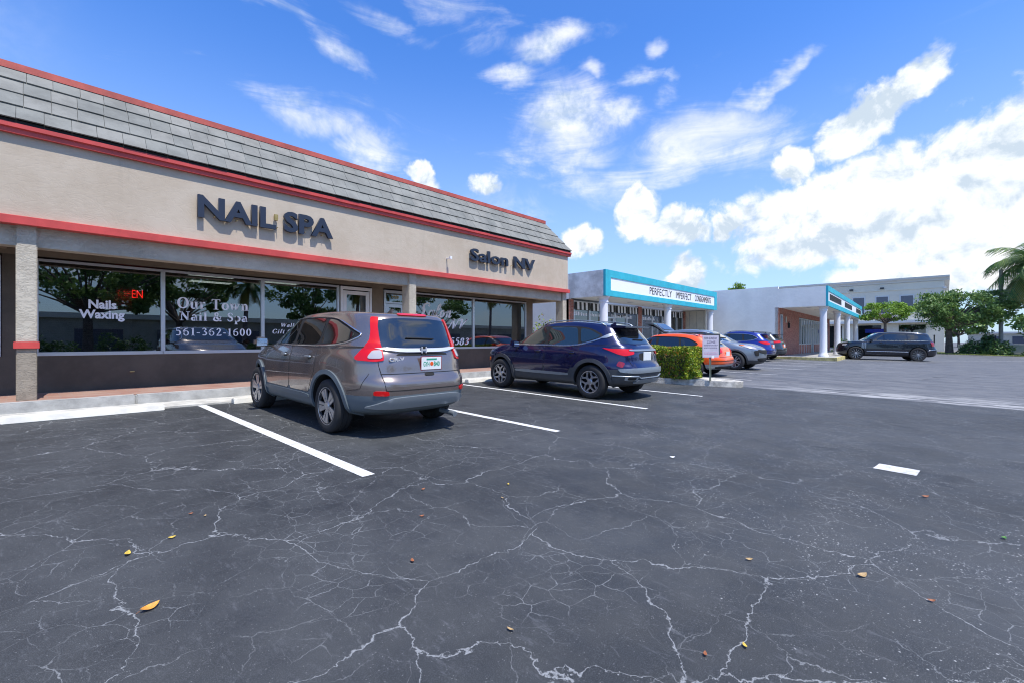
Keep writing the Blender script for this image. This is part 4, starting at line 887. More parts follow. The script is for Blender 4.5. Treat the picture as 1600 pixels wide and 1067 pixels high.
# ------------------------------------------------------------------ the salon building
def salon():
    B = empty('shop_building', (0, 11.6, 0), 'beige shop with grey tiled mansard roof, red trim bands and large dark windows', 'building'); o0 = Vector(B.location)
    def ob(b, nm, m, parent=B, **k):
        o = b.obj(nm, m, parent, **k); o.location = -o0 if parent is B else (0, 0, 0); return o
    XL, XR = -12.0, 13.80; YW = 11.6
    wins = [(-4.6, -2.6), (-2.50, -.42), (.04, 1.80), (1.84, 3.68), (3.72, 5.52), (7.72, 10.26), (10.31, 12.93)]
    # walls: sill band, piers, head
    b = MB(); b.box(XL, 5.60, YW, YW+.2, .1, 1.03); b.box(7.66, 13.35, YW, YW+.2, .1, 1.03); ob(b, 'sill_wall', 'taupe')
    ob(MB().box(XL, -4.66, YW+.002, YW+.2, 1.03, 2.78), 'pier', 'taupe'); ob(MB().box(-.38, .0, YW+.002, YW+.2, 1.03, 2.78), 'pier', 'taupe')
    [ob(MB().box(*q, YW+.002, YW+.2, *w), 'pier', 'tan') for q, w in (((6.52, 6.86), (.38, 2.80)), ((12.98, 13.35), (1.03, 2.78)), ((7.62, 7.68), (1.03, 2.78)))]
    ob(MB().box(XL, 13.35, YW+.001, YW+.2, 2.78, 3.3), 'head_wall', 'tan')
    ob(MB().box(13.15, 13.348, YW+.2, 26, .1, 3.3), 'end_wall', 'stucco')
    ob(MB().box(XL, XR, 10.62, 26, 3.12, 3.16), 'soffit', 'tan')
    for k in range(5):
        x = -.42+k*3.1 if k else -.42
        ob(MB().box(x, x+.10, 10.62, 11.6, 2.86, 3.12), 'soffit_beam', 'tan')
    # textured beam and columns
    ob(MB().box(XL, XR-.26, 10.36, 10.62, 2.76, 3.10), 'beam', 'stucco')
    ob(MB().box(XR-.26, XR-.02, 10.62, 14, 2.76, 3.10), 'beam', 'stucco')
    for x in (-7.1, -.195, 6.86, 13.56):
        c = ob(MB().box(x, x+.23, 10.30, 10.64, 1.27, 3.08), 'column', 'stucco', bevel=.012)
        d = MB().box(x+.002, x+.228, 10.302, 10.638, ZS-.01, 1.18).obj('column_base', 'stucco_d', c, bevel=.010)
        MB().box(x-.025, x+.255, 10.27, 10.665, 1.175, 1.28).obj('column_band', 'red', c, bevel=.006)
    # fascia with its bands
    fb = MB().box(XL, XR, 10.25, 10.36, 3.10, 4.50); fb.box(XR-.11, XR, 10.36, 26, 3.10, 4.50); ob(fb, 'fascia', 'facade')
    lb = MB().prism([(10.17, 3.065), (10.17, 3.185), (10.25, 3.205), (10.358, 3.205), (10.358, 3.065)], 'x', XL, XR+.03); lb.box(XR-.10, XR+.03, 10.36, 26, 3.065, 3.2); ob(lb, 'lower_band', 'red')
    ub = MB().prism([(10.18, 4.43), (10.18, 4.50), (10.145, 4.51), (10.145, 4.575), (10.36, 4.575), (10.36, 4.43)], 'x', XL, XR+.10); ub.box(XR-.02, XR+.12, 10.36, 26, 4.44, 4.575); ob(ub, 'upper_band', 'red')
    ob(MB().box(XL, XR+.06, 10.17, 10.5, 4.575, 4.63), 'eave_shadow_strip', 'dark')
    # mansard of flat tiles in four courses, hipped at the right end
    y0, z0, y1, z1 = 10.14, 4.62, 10.86, 5.66; nc = 4; tl = MB(); L_ = math.hypot(y1-y0, z1-z0); dy, dz = (y1-y0)/L_, (z1-z0)/L_; ny, nz = -dz, dy; rr_ = random.Random(3)
    for c in range(nc):
        s0, s1 = L_*c/nc, L_*(c+1)/nc+.05; x = XL-rr_.random()*.3
        while x < XR:
            w = rr_.choice((.30, .30, .31, .33)); xa = x+.0025; x += w; xb = x-.0025
            hip0, hip1 = XR+.08-(s0*dy), XR+.08-(min(s1, L_)*dy)
            b0, b1 = min(xb, hip0), min(xb, hip1); a0, a1 = min(xa, hip0), min(xa, hip1)
            if b0-a0 < .01: continue
            j = rr_.uniform(-.004, .004); t0, t1 = .036+j, .010+j*.3
            P = []
            for s_, t_ in ((s0+rr_.uniform(-.004, .004), t0), (s1, t1)):
                for X_ in ((a0, b0) if s_ < s0+.02 else (a1, b1)): P.append((X_, y0+dy*s_+ny*t_, z0+dz*s_+nz*t_))
            Q = [(p[0], p[1]-ny*.02, p[2]-nz*.02) for p in P]; tl.add(P+Q, [(0,1,3,2), (4,6,7,5), (0,4,5,1), (1,5,7,3), (3,7,6,2), (2,6,4,0)])
    ob(tl, 'mansard_roof', 'shingle')
    ob(MB().prism([(y0+.04, z0), (y1, z1), (y1+.5, z1), (y1+.5, z0)], 'x', XL, XR-.75), 'roof_core', 'dark')
    hp = MB().add([(XR+.08, y0, z0), (XR+.08, 26, z0), (XR+.08-(y1-y0), 26, z1), (XR+.08-(y1-y0), y1, z1), (XR-.8, y0+.05, z0), (XR-.8, 26, z0), (XR-.8, 26, z1-.1), (XR-.8, y1, z1-.1)], [(0,1,2,3), (4,7,6,5), (0,4,5,1), (2,6,7,3), (0,3,7,4), (1,5,6,2)]); ob(hp, 'hip_slope', 'shingle')
    cp = MB().box(XL, XR+.10-(y1-y0), y1-.05, y1+.12, z1-.02, z1+.09); cp.box(XR-.08-(y1-y0), XR+.10-(y1-y0), y1+.12, 26, z1-.02, z1+.09); ob(cp, 'roof_cap', 'redtop')
    ob(MB().box(XL, XR-.75, y1+.12, 26, 4.6, 4.7), 'roof_deck', 'concrete')
    # windows
    fr, fd = .045, .09
    for i, (a, c) in enumerate(wins):
        b = MB(); b.box(a-.03, c+.03, YW-.02, YW+fd, 1.03, 1.03+fr+.02); b.box(a-.03, c+.03, YW-.02, YW+fd, 2.70, 2.70+fr)
        b.box(a-.03, a-.03+fr, YW-.019, YW+fd-.001, 1.095, 2.70); b.box(c+.03-fr, c+.03, YW-.018, YW+fd-.002, 1.095, 2.70)
        w = ob(b, 'window_frame', 'alu', bevel=.004)
        MB().box(a+.012, c-.012, YW+.02, YW+.026, 1.09, 2.705).obj('pane', 'shop_glass', w)
    # doors
    def door(a, c, mm, trans):
        b = MB(); b.box(a, a+.06, YW-.02, YW+.1, ZS, 2.74); b.box(c-.06, c, YW-.02, YW+.1, ZS, 2.74); b.box(a+.06, c-.06, YW-.018, YW+.1, 2.66, 2.74)
        top = 2.38 if trans else 2.66
        if trans: b.box(a+.06, c-.06, YW-.017, YW+.1, 2.36, 2.41)
        d = ob(b, 'door', mm, bevel=.004); e = MB()
        e.box(a+.07, a+.17, YW+.0, YW+.05, ZS+.02, top-.03); e.box(c-.17, c-.07, YW+.0, YW+.05, ZS+.02, top-.03); e.box(a+.17, c-.17, YW+.001, YW+.049, top-.13, top-.03); e.box(a+.17, c-.17, YW+.001, YW+.049, ZS+.02, ZS+.26)
        e.obj('door_leaf', mm, d, bevel=.004); MB().box(a+.16, c-.16, YW+.02, YW+.026, ZS+.25, top-.12).obj('pane', 'shop_glass', d)
        if trans: MB().box(a+.06, c-.06, YW+.03, YW+.036, 2.41, 2.66).obj('pane', 'shop_glass', d)
        MB().tube([(c-.20, YW-.04, 1.25), (c-.20, YW-.07, 1.28), (c-.20, YW-.07, 1.58), (c-.20, YW-.04, 1.61)], .012, 6).obj('handle', 'alu', d)
        return d
    door(5.60, 6.50, 'white', False); d2 = door(6.88, 7.62, 'alu', True)
    t = wall_text('door_number', '1959', 'brass', d2, 7.14, 7.38, 2.50, 2.60, YW+.018, depth=.004, bold=.02)
    o = wall_text('door_script', 'Salon', 'decal', d2, 6.98, 7.42, 1.62, 1.80, YW+.010, depth=.002, shear=.35)
    # rooms behind the glass
    r = MB(); r.box(XL, 13.1, 16.5, 16.6, .38, 3.1); r.box(XL, 13.1, YW+.2, 16.5, .30, .379); r.box(7.0, 7.08, YW+.25, 16.5, .38, 3.1); r.box(-.2, -.12, YW+.25, 16.5, .38, 3.1); ob(r, 'room', 'interior')
    ob(MB().box(XL, 13.1, YW+.2, 16.5, 3.0, 3.02), 'room_ceiling', 'interior')
    for x, y in ((2.6, 13.4), (2.9, 14.9), (4.3, 13.6)):
        l = ob(MB().box(x, x+1.15, y, y+.55, 2.95, 2.985), 'ceiling_lamp', 'alu')
        for k in (0, 1): MB().box(x+.08, x+1.07, y+.10+k*.24, y+.20+k*.24, 2.942, 2.949).obj('lamp_tube', 'tubelight', l)
    bl = MB(); z = 1.10
    while z < 2.66: bl.add([(.08, YW+.07, z), (1.34, YW+.07, z), (1.34, YW+.09, z+.037), (.08, YW+.09, z+.037)], [(0, 1, 2, 3)]); z += .040
    ob(bl, 'venetian_blind', 'blind'); bl2 = MB(); z = 1.10
    while z < 2.66: bl2.add([(10.36, YW+.07, z), (10.9, YW+.07, z), (10.9, YW+.10, z+.02), (10.36, YW+.10, z+.02)], [(0, 1, 2, 3)]); z += .045
    cb = MB()
    for x in (1.95, 2.6, 3.3, 4.2): cb.box(x, x+.5, 13.6, 14.1, .38, .85); cb.box(x+.02, x+.48, 14.05, 14.15, .85, 1.3)
    ob(cb, 'salon_chair', 'plastic', bevel=.03)
    cs = MB()
    for x in (8.2, 9.2): cs.box(x, x+.6, 15.6, 15.66, 1.2, 2.2)
    ob(cs, 'wall_mirror', 'alu')
    ns = ob(MB().box(1.10, 1.54, YW+.12, YW+.14, 2.08, 2.36), 'open_sign', 'gap')
    t = wall_text('neon_lettering', 'OPEN', 'neon', B, 1.13, 1.51, 2.14, 2.30, YW+.118, depth=.01, bold=-.005); t.location = Vector(t.location)-o0
    def wt(nm, tx, mm, x0, x1, za, zb, y=YW+.0185, **k):
        o = wall_text(nm, tx, mm, B, x0, x1, za, zb, y, **k); o.location = Vector(o.location)-o0; return o
    G = 'window_lettering'
    wt(G, 'Nails', 'decal', .70, 1.10, 1.895, 2.065, bold=.035, depth=.0015); wt(G, 'Waxing', 'decal', .57, 1.22, 1.66, 1.875, bold=.035, depth=.0015)
    return B, o0, wt
SAL, SO, wt = salon()

# serif and script lettering drawn with a broad pen: strokes as (points, widths)
def pen_mesh(glyphs, text, x0, x1, z0, z1, slant=0., gap=.12, wf=1.25):
    """glyph strokes live in a 1-high box (x height .64); stroke = list of (x, y, halfwidth)"""
    V = []; F = []; x = 0.
    def strk(pts, ox):
        P = [(p[0], p[1]) for p in pts]; W_ = [p[2] for p in pts]; out = []
        n = len(P); N = 7
        for i in range(n-1):
            p0, p1, p2, p3 = P[max(i-1, 0)], P[i], P[i+1], P[min(i+2, n-1)]
            for k in range(N + (i == n-2)):
                t = k/N; q = []
                for d in (0, 1):
                    q.append(.5*((2*p1[d])+(-p0[d]+p2[d])*t+(2*p0[d]-5*p1[d]+4*p2[d]-p3[d])*t*t+(-p0[d]+3*p1[d]-3*p2[d]+p3[d])*t**3))
                out.append((q[0], q[1], W_[i]+(W_[i+1]-W_[i])*t))
        k0 = len(V)
        for i, (a, b_, w) in enumerate(out):
            c, d = out[min(i+1, len(out)-1)][:2]; e, f = out[max(i-1, 0)][:2]; dx, dy = c-e, d-f; l = math.hypot(dx, dy) or 1
            w *= wf; V.append((ox+a-dy/l*w, b_+dx/l*w)); V.append((ox+a+dy/l*w, b_-dx/l*w))
        for i in range(len(out)-1): a = k0+2*i; F.append((a, a+1, a+3, a+2))
    for ch in text:
        if ch == ' ': x += .38; continue
        adv, sts = glyphs[ch]
        for s_ in sts: strk(s_, x)
        x += adv+gap
    mx = max(v[0]+v[1]*slant for v in V); mn = min(v[0]+v[1]*slant for v in V); hy = max(v[1] for v in V); ly = min(v[1] for v in V)
    vs = [(x0+(v[0]+v[1]*slant-mn)/(mx-mn)*(x1-x0), 0, z0+(v[1]-ly)/(hy-ly)*(z1-z0)) for v in V]
    me = bpy.data.meshes.new('pen'); n = len(vs); me.from_pydata(vs+[(a, -.002, c) for a, b_, c in vs], [], F+[tuple(i+n for i in reversed(f)) for f in F]); me.update(); return me
k_, h_ = .075, .030     # thick and thin half widths of the pen
def srf(x, y, w=.15): return [(x-w, y, .022), (x+w, y, .022)]
def stem_(x, y0, y1, w=k_): return [(x, y0, w), (x, y1, w)]
def oval(cx, cy, rx, ry, w1=k_, w2=h_, n=12, a0=90, a1=450): return [(cx+rx*math.cos(R(a0+(a1-a0)*i/n)), cy+ry*math.sin(R(a0+(a1-a0)*i/n)), w2+(w1-w2)*abs(math.cos(R(a0+(a1-a0)*i/n)))) for i in range(n+1)]
SER = {'O': (.82, [oval(.41, .5, .34, .46)]), 'o': (.56, [oval(.28, .32, .21, .29)]), 'a': (.55, [oval(.22, .18, .15, .16), stem_(.42, .05, .45), [(.42, .45, k_), (.36, .60, .04), (.22, .62, .04), (.10, .52, .05)], srf(.48, .03, .08)]),
 'u': (.62, [[(.14, .62, k_), (.14, .2, k_), (.20, .06, .05), (.32, .03, .04), (.45, .14, .03)], stem_(.47, .03, .62), srf(.09, .61, .09), srf(.42, .61, .09), srf(.53, .03, .09)]),
 'r': (.44, [stem_(.15, .03, .62), srf(.16, .03), srf(.09, .61, .09), [(.18, .45, .03), (.28, .60, .04), (.40, .57, .07)]]), 'T': (.72, [stem_(.36, .04, .94), srf(.36, .03, .2), srf(.36, .94, .34), stem_(.04, .78, .94, .025), stem_(.68, .78, .94, .025)]),
 'w': (.84, [[(.08, .62, k_), (.25, .05, k_)], [(.27, .05, h_), (.42, .58, h_)], [(.38, .62, k_), (.56, .05, k_)], [(.58, .05, h_), (.74, .60, h_)], srf(.10, .61, .13), srf(.72, .61, .12)]),
 'n': (.64, [stem_(.15, .03, .62), srf(.15, .03), srf(.09, .61, .09), [(.18, .45, .03), (.30, .60, .04), (.42, .58, .05), (.47, .42, k_), (.47, .03, k_)], srf(.48, .03)]), 'N': (.86, [stem_(.16, .04, .94, h_), [(.12, .94, k_), (.70, .06, k_)], stem_(.70, .06, .94, h_), srf(.16, .03), srf(.08, .94, .1), srf(.70, .94, .15)]),
 'i': (.32, [stem_(.15, .03, .62), srf(.15, .03), srf(.09, .61, .09), [(.08, .84, .05), (.20, .84, .05)]]), 'l': (.32, [stem_(.15, .03, .96), srf(.15, .03), srf(.09, .95, .09)]),
 '&': (.86, [[(.78, .50, .03), (.62, .16, .03), (.40, .03, .05), (.12, .16, k_), (.20, .42, .05), (.48, .68, .03), (.46, .90, .05), (.30, .92, .05), (.22, .74, .05), (.42, .36, k_), (.66, .10, k_), (.82, .05, .04)], srf(.74, .52, .12)]),
 'S': (.60, [[(.50, .74, .03), (.48, .88, .03), (.30, .96, .04), (.12, .80, .06), (.22, .58, k_), (.44, .42, k_), (.48, .18, .06), (.28, .04, .04), (.10, .12, .03), (.08, .28, .03)]]), 'p': (.60, [stem_(.15, -.26, .62), srf(.15, -.28), srf(.09, .61, .09), oval(.32, .32, .18, .28)]),
 '5': (.56, [[(.46, .94, .05), (.18, .94, .05)], [(.17, .94, .03), (.14, .58, .03)], [(.14, .56, .03), (.34, .62, .05), (.47, .36, k_), (.36, .08, .05), (.10, .08, .05)]]), '6': (.60, [[(.50, .92, .03), (.26, .82, .045), (.11, .56, .06), (.10, .30, .06)], oval(.31, .30, .20, .28, .06, .028)]),
 '1': (.42, [stem_(.22, .04, .94), srf(.22, .03, .16), [(.08, .80, .02), (.20, .92, .04)]]), '-': (.36, [[(.04, .36, .05), (.32, .36, .05)]]), '3': (.54, [[(.10, .80, .04), (.24, .95, .04), (.42, .80, .06), (.24, .54, .03)], [(.24, .54, .03), (.46, .36, k_), (.38, .10, .05), (.10, .08, .05)]]),
 '2': (.56, [[(.10, .74, .05), (.26, .95, .04), (.44, .76, k_), (.30, .40, .05), (.09, .07, .03)], [(.08, .06, .06), (.48, .06, .06), (.50, .18, .02)]]), '0': (.56, [oval(.28, .48, .19, .45)]), '8': (.56, [oval(.28, .72, .14, .22), oval(.28, .27, .18, .26)]),
 'W': (1.1, [[(.08, .94, k_), (.32, .05, k_)], [(.34, .05, h_), (.55, .90, h_)], [(.50, .94, k_), (.74, .05, k_)], [(.76, .05, h_), (.98, .92, h_)]]), 'k': (.6, [stem_(.15, .03, .96), [(.18, .28, h_), (.46, .60, h_)], [(.26, .36, k_), (.50, .04, k_)]]), 's': (.42, [[(.34, .50, .03), (.2, .62, .04), (.08, .48, .05), (.32, .24, k_), (.2, .05, .04), (.06, .14, .03)]]),
 'G': (.82, [oval(.42, .5, .34, .46, a0=40, a1=340), stem_(.70, .08, .42)]), 'f': (.36, [[(.36, .90, .04), (.22, .94, .04), (.16, .70, k_), (.16, .03, k_)], [(.04, .60, .025), (.32, .60, .025)]]), 't': (.38, [[(.16, .84, .04), (.16, .2, k_), (.24, .04, .04), (.36, .10, .03)], [(.02, .60, .025), (.32, .60, .025)]]),
 'I': (.36, [stem_(.18, .04, .94), srf(.18, .03, .16), srf(.18, .94, .16)]), 'C': (.78, [oval(.42, .5, .34, .46, a0=45, a1=315)]), 'e': (.52, [oval(.27, .32, .2, .29, a0=0, a1=320), [(.08, .34, .025), (.46, .34, .025)]]), 'c': (.48, [oval(.27, .32, .2, .29, a0=45, a1=315)])}
SCR = dict(SER)
SCR.update({'S': (.95, [[(.86, .86, .05), (.94, .98, .03), (.74, 1.10, .03), (.46, .98, .05), (.42, .74, .07), (.54, .44, .08), (.46, .12, .06), (.20, -.04, .035), (-.06, .06, .03), (-.04, .22, .05)]]), 'a': (.54, [oval(.20, .28, .17, .26, .05, .025), [(.44, .58, .055), (.42, .2, .055), (.48, .02, .04), (.62, .16, .02)]]),
 'l': (.34, [[(.02, .16, .02), (.30, .80, .03), (.26, 1.08, .03), (.12, .9, .05), (.10, .2, .065), (.20, .01, .04), (.38, .16, .02)]]), 'o': (.48, [oval(.22, .28, .17, .26, .06, .03), [(.30, .50, .025), (.50, .40, .02)]]), 'n': (.60, [[(.02, .40, .02), (.14, .54, .04), (.12, .02, .06)], [(.14, .30, .02), (.34, .56, .04), (.40, .40, .06), (.38, .12, .06), (.46, .01, .04), (.62, .16, .02)]]),
 'N': (.98, [[(-.12, .10, .06), (.0, -.04, .03), (.14, .10, .03), (.36, .94, .04)], [(.34, 1.0, .05), (.66, -.02, .08)], [(.66, -.02, .03), (.92, .92, .03), (1.04, 1.02, .05)]]), 'V': (.86, [[(.02, .80, .05), (.16, .98, .03), (.28, .80, .07), (.30, .0, .06)], [(.30, .0, .03), (.56, .62, .03), (.78, 1.02, .05), (.62, .86, .03)]])})
def pen(name, text, x0, x1, z0, z1, gl, slant=0., mm='decal', gap=.12, wf=1.25):
    o = link(name, pen_mesh(gl, text, x0, x1, z0, z1, slant, gap, wf), mm, SAL); o.location = Vector((0, 11.6185, 0))-SO; return o
G = 'window_lettering'
pen(G, 'Our Town', 2.06, 3.40, 1.965, 2.205, SER); pen(G, 'Nail & Spa', 2.10, 3.38, 1.66, 1.915, SER); pen(G, '561-362-1600', 2.04, 3.46, 1.40, 1.57, SER, gap=.11, wf=1.0)
pen(G, 'Walk Ins', 4.12, 4.70, 1.62, 1.72, SER, .2); pen(G, 'Gift Certificates', 3.92, 5.10, 1.46, 1.57, SER, .25)
pen(G, 'Salon', 7.96, 9.36, 2.00, 2.46, SCR, .30, gap=.10, wf=1.6); pen(G, 'NV', 9.10, 10.06, 1.66, 2.03, SCR, .30, gap=.04, wf=1.6); pen(G, '5583', 9.28, 10.10, 1.15, 1.39, SER, .2, gap=.06)
# raised letters on the fascia
def raised(txt, x0, x1, z0, z1, bold):
    me = text_mesh(txt, x1-x0, z1-z0, .07, bold=bold); o = link('raised_lettering', me, 'letter', SAL); o.location = Vector((x0, 10.21, z0))-SO; o.rotation_euler = (R(90), 0, 0)
    b = MB(); x = x0+.08
    while x < x1: b.box(x, x+.012, 10.15, 10.25, z0+.05, z0+.062); x += .19
    b.obj('letter_pin', 'brass', o); c = bpy.data.objects[-1] if False else None
    for ch in o.children: ch.matrix_parent_inverse = (Matrix.Translation(Vector(o.location)+SO) @ Matrix.Rotation(R(90), 4, 'X')).inverted()
raised('NAIL SPA', 2.115, 4.72, 3.61, 4.045, .035); raised('Salon NV', 8.90, 11.80, 3.66, 4.03, .02)
def small_light(x, z, nm, mm):
    b = MB().lathe([(0, -.12), (.035, -.12), (.04, -.05), (.04, 0), (0, 0)], 14, 'z', (x, 10.17, z)); b.box(x-.02, x+.02, 10.17, 10.25, z-.05, z-.01); o = b.obj(nm, mm, SAL); o.location = -SO
small_light(3.50, 3.93, 'junction_box', 'brass'); 
b = MB().box(8.06, 8.09, 10.10, 10.25, 3.60, 3.63); b.box(8.05, 8.12, 10.05, 10.12, 3.58, 3.66); o = b.obj('camera_bracket', 'white', SAL, bevel=.006); o.location = -SO
b = MB().tube([(1.30, 11.56, .70), (1.30, 11.53, .70), (1.36, 11.53, .70)], .012, 6); o = b.obj('hose_tap', 'brass', SAL); o.location = -SO

# ------------------------------------------------------------------ second building: white with turquoise fascia
def arcade(name, label, org, rz, Lx, zb, zt, dep, cols, sx0, sx1, zs0, zs1, bays, back, brickw, side_mat, wall_h):
    B = empty(name, (*org, 0), label, 'building', rz=rz)
    def ob(b, nm, m, parent=B, **k): return b.obj(nm, m, parent, **k)
    fz = MB(); fz.box(0, Lx, 0, .12, zb, zs0); fz.box(0, Lx, 0, .12, zs1, zt); fz.box(0, sx0, 0, .12, zs0, zs1); fz.box(sx1, Lx, 0, .12, zs0, zs1); ob(fz, 'fascia', 'teal')
    sg = ob(MB().box(sx0, sx1, .035, .10, zs0, zs1), 'sign_panel', 'sign_w')
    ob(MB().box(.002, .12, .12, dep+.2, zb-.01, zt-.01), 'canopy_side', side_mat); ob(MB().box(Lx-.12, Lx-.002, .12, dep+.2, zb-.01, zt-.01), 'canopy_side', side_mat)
    ob(MB().box(.12, Lx-.12, .12, dep, zb+.02, zb+.10), 'soffit', 'soffit'); ob(MB().box(.12, Lx-.12, .12, dep+.2, zt-.2, zt-.1), 'canopy_roof', 'concrete')
    for k in range(int(Lx/3)):
        x = 1.4+k*3; o = ob(MB().lathe([(0, zb+.0), (.14, zb+.0), (.15, zb+.02), (0, zb+.02)], 16, 'z', (x, 1.2, 0)), 'soffit_lamp', 'alu')
    for x in cols:
        prof = [(.27, .25), (.27, .40), (.23, .46), (.205, .60), (.19, zb-.55), (.20, zb-.30), (.225, zb-.27), (.225, zb-.22), (.20, zb-.18), (.25, zb-.07), (.30, zb-.03), (.30, zb+.02)]
        ob(MB().lathe(prof, 24, 'z', (x, .32, 0)), 'column', 'pillar', smooth=35)
    bw = MB().box(0, .2, dep, back, .1, wall_h); ob(bw, 'side_wall', 'white_wall'); ob(MB().box(.2, Lx, dep+.2, back, wall_h-.15, wall_h-.05), 'roof_deck', 'concrete')
    return B, ob, sg
def storefront(ob, B, dep, segs, zb, valance, sh=.6):
    for kind, a, c in segs:
        if kind == 'brick': ob(MB().box(a, c, dep-.02, dep+.2, .1, zb+.05), 'brick_wall', 'brick')
        elif kind == 'panel':
            p = MB(); n = max(1, int((c-a)/.9))
            for k in range(n): p.box(a+(c-a)*k/n+.01, a+(c-a)*(k+1)/n-.01, dep-.3, dep+.2, .1, zb+.05)
            ob(p, 'panel_wall', 'cream')
        else:
            f = MB(); f.box(a, a+.06, dep-.03, dep+.08, .25, zb); f.box(c-.06, c, dep-.03, dep+.08, .25, zb); f.box(a+.06, c-.06, dep-.028, dep+.08, zb-.07, zb)
            if kind == 'door': f.box(a+.06, c-.06, dep-.027, dep+.08, zb-.78, zb-.70); f.box(a+.06, a+.16, dep-.01, dep+.04, .3, zb-.8); f.box(c-.16, c-.06, dep-.01, dep+.04, .3, zb-.8)
            else: f.box(a+.06, c-.06, dep-.027, dep+.08, sh, sh+.08)
            w = ob(f, 'door' if kind == 'door' else 'shop_window', 'alu'); MB().box(a+.05, c-.05, dep+.02, dep+.03, .3, zb-.05).obj('pane', 'glass2', w)
            if kind != 'door': ob(MB().box(a, c, dep-.01, dep+.18, .1, sh), 'sill_wall', 'brick')
            if valance:
                v = MB(); n = int((c-a-.1)/.17); v2 = MB()
                for k in range(n):
                    x = a+.05+(c-a-.1)*k/n; x2 = a+.05+(c-a-.1)*(k+1)/n; t_ = v if k % 2 else v2
                    t_.add([(x, dep-.07, zb-.06), (x2, dep-.07, zb-.06), (x2, dep-.085, zb-.44), (x, dep-.085, zb-.44), (x, dep-.06, zb-.06), (x2, dep-.06, zb-.06), (x2, dep-.075, zb-.44), (x, dep-.075, zb-.44)], [(0,3,2,1),(4,5,6,7),(0,4,7,3),(1,2,6,5),(3,7,6,2),(0,1,5,4)])
                vo = v.obj('awning_valance', 'white', w); v2.obj('awning_stripe', 'stripe_b', vo)
def shops():
    dep = 2.1
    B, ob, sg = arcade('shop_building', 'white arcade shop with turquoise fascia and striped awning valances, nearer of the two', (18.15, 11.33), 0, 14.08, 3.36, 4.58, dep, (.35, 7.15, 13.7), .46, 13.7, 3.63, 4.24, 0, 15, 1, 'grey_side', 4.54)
    t = link('sign_lettering', None, None) if False else None
    for tx, x0, x1 in (('PERFECTLY', 4.45, 7.15), ('IMPERFECT', 7.75, 9.95), ('CONSIGNMENTS', 10.56, 13.2)):
        me = text_mesh(tx, x1-x0, .37, .012, bold=-.008); o = link('sign_lettering', me, 'stripe_b', sg); o.location = (x0*.985, .034, 3.75); o.rotation_euler = (R(90), 0, 0)
    storefront(ob, B, dep, [(k, a*1.1, c*1.1) for k, a, c in [('brick', 0, .35), ('win', .35, 1.62), ('win', 1.64, 2.9), ('door', 2.92, 3.9), ('win', 3.92, 5.1), ('win', 5.12, 6.3), ('brick', 6.3, 6.75), ('win', 6.75, 8.0), ('win', 8.02, 9.3), ('door', 9.32, 10.4), ('win', 10.42, 11.3), ('win', 11.32, 12.2), ('brick', 12.2, 12.62)]], 3.28, True)
    ob(MB().box(13.88, 14.06, .7, dep+.2, .1, 3.35), 'panel_wall', 'cream')
    gl = MB()
    for k in range(3): gl.box(13.86, 13.885, .78+k*.5, .80+k*.5, .2, 3.3)
    ob(gl, 'panel_joint', 'concrete')
    ob(MB().box(.3, 13.8, dep+2.6, dep+2.7, .2, 3.1), 'room', 'interior2')
    gs = random.Random(5)                      # frosted lettering band behind the valances
    for a, c in ((.5, 1.6), (1.95, 3.0), (4.0, 5.0), (5.2, 6.2), (6.9, 7.9), (8.1, 9.2), (10.5, 11.2)):
        b = MB(); x = a
        while x < c: w = gs.uniform(.05, .12); b.box(x, x+w, dep+.012, dep+.016, 2.55, 2.55+gs.uniform(.10, .2)); x += w+.05
        ob(b, 'frosted_band', 'decal')
    y = ob(MB().box(3.02, 3.27, dep-.20, dep-.18, 1.48, 2.6), 'banner', 'yellow')
    for z in (1.6, 1.85, 2.1, 2.3): MB().box(3.08, 3.21, dep-.204, dep-.2, z, z+.12).obj('banner_mark', 'stripe_b', y)
    tag(box('sidewalk', 'concrete', None, 16.4, 33.0, 11.1, 13.9, .05, .33, bevel=.01), kind='structure')
    tag(box('kerb', 'kerb_old', None, 13.6, 33.0, 10.9, 11.1, .05, .335, bevel=.015), kind='structure')
    # third building, turned by two degrees
    rz = R(2.1); Lx = 24.0
    B, ob, sg = arcade('shop_building', 'white arcade shop with turquoise fascia and brick front, farther of the two', (33.6, 5.2), rz, Lx, 3.42, 4.66, 2.7, (.55, 7.4, 14.0, 21.5), .10, Lx-.3, 3.72, 4.34, 0, 20, 1, 'white_wall', 4.80)
    gs = random.Random(9)
    for a, c in ((.9, 7.2), (9.2, 14.6), (18.2, 23.0)):
        b = MB(); x = a
        while x < c-.2: w = gs.uniform(.28, .42); b.box(x, x+w, .02, .034, 3.84, 4.22); x += w+.10
        ob(b, 'sign_lettering', 'stripe_b', parent=sg)
    storefront(ob, B, 2.7, [('brick', 0, .55), ('win', .55, 1.3), ('brick', 1.3, 7.0)] + [('win', 7.0+k*1.1, 8.08+k*1.1) for k in range(5)] + [('door', 12.6, 13.7)] + [('win', 13.8+k*1.2, 14.98+k*1.2) for k in range(7)] + [('brick', 22.3, 23.9)], 3.02, False, .98)
    ob(MB().box(0, 23.9, 2.685, 2.9, 3.06, 3.45), 'brick_band', 'brick')
    l = ob(MB().box(2.85, 2.99, 2.55, 2.68, 2.15, 2.5), 'wall_lantern', 'stripe_b', bevel=.02); MB().tube([(2.92, 2.68, 2.45), (2.92, 2.60, 2.62), (2.92, 2.61, 2.5)], .02, 6).obj('lantern_arm', 'stripe_b', l)
    ob(MB().tube([(2.0, 2.62, 2.9), (2.0, 2.62, 2.5)], .05, 8), 'wall_lamp', 'cream')
    ob(MB().box(.5, 23.6, 6.6, 6.7, .2, 3.3), 'room', 'interior2')
    w = B.matrix_basis
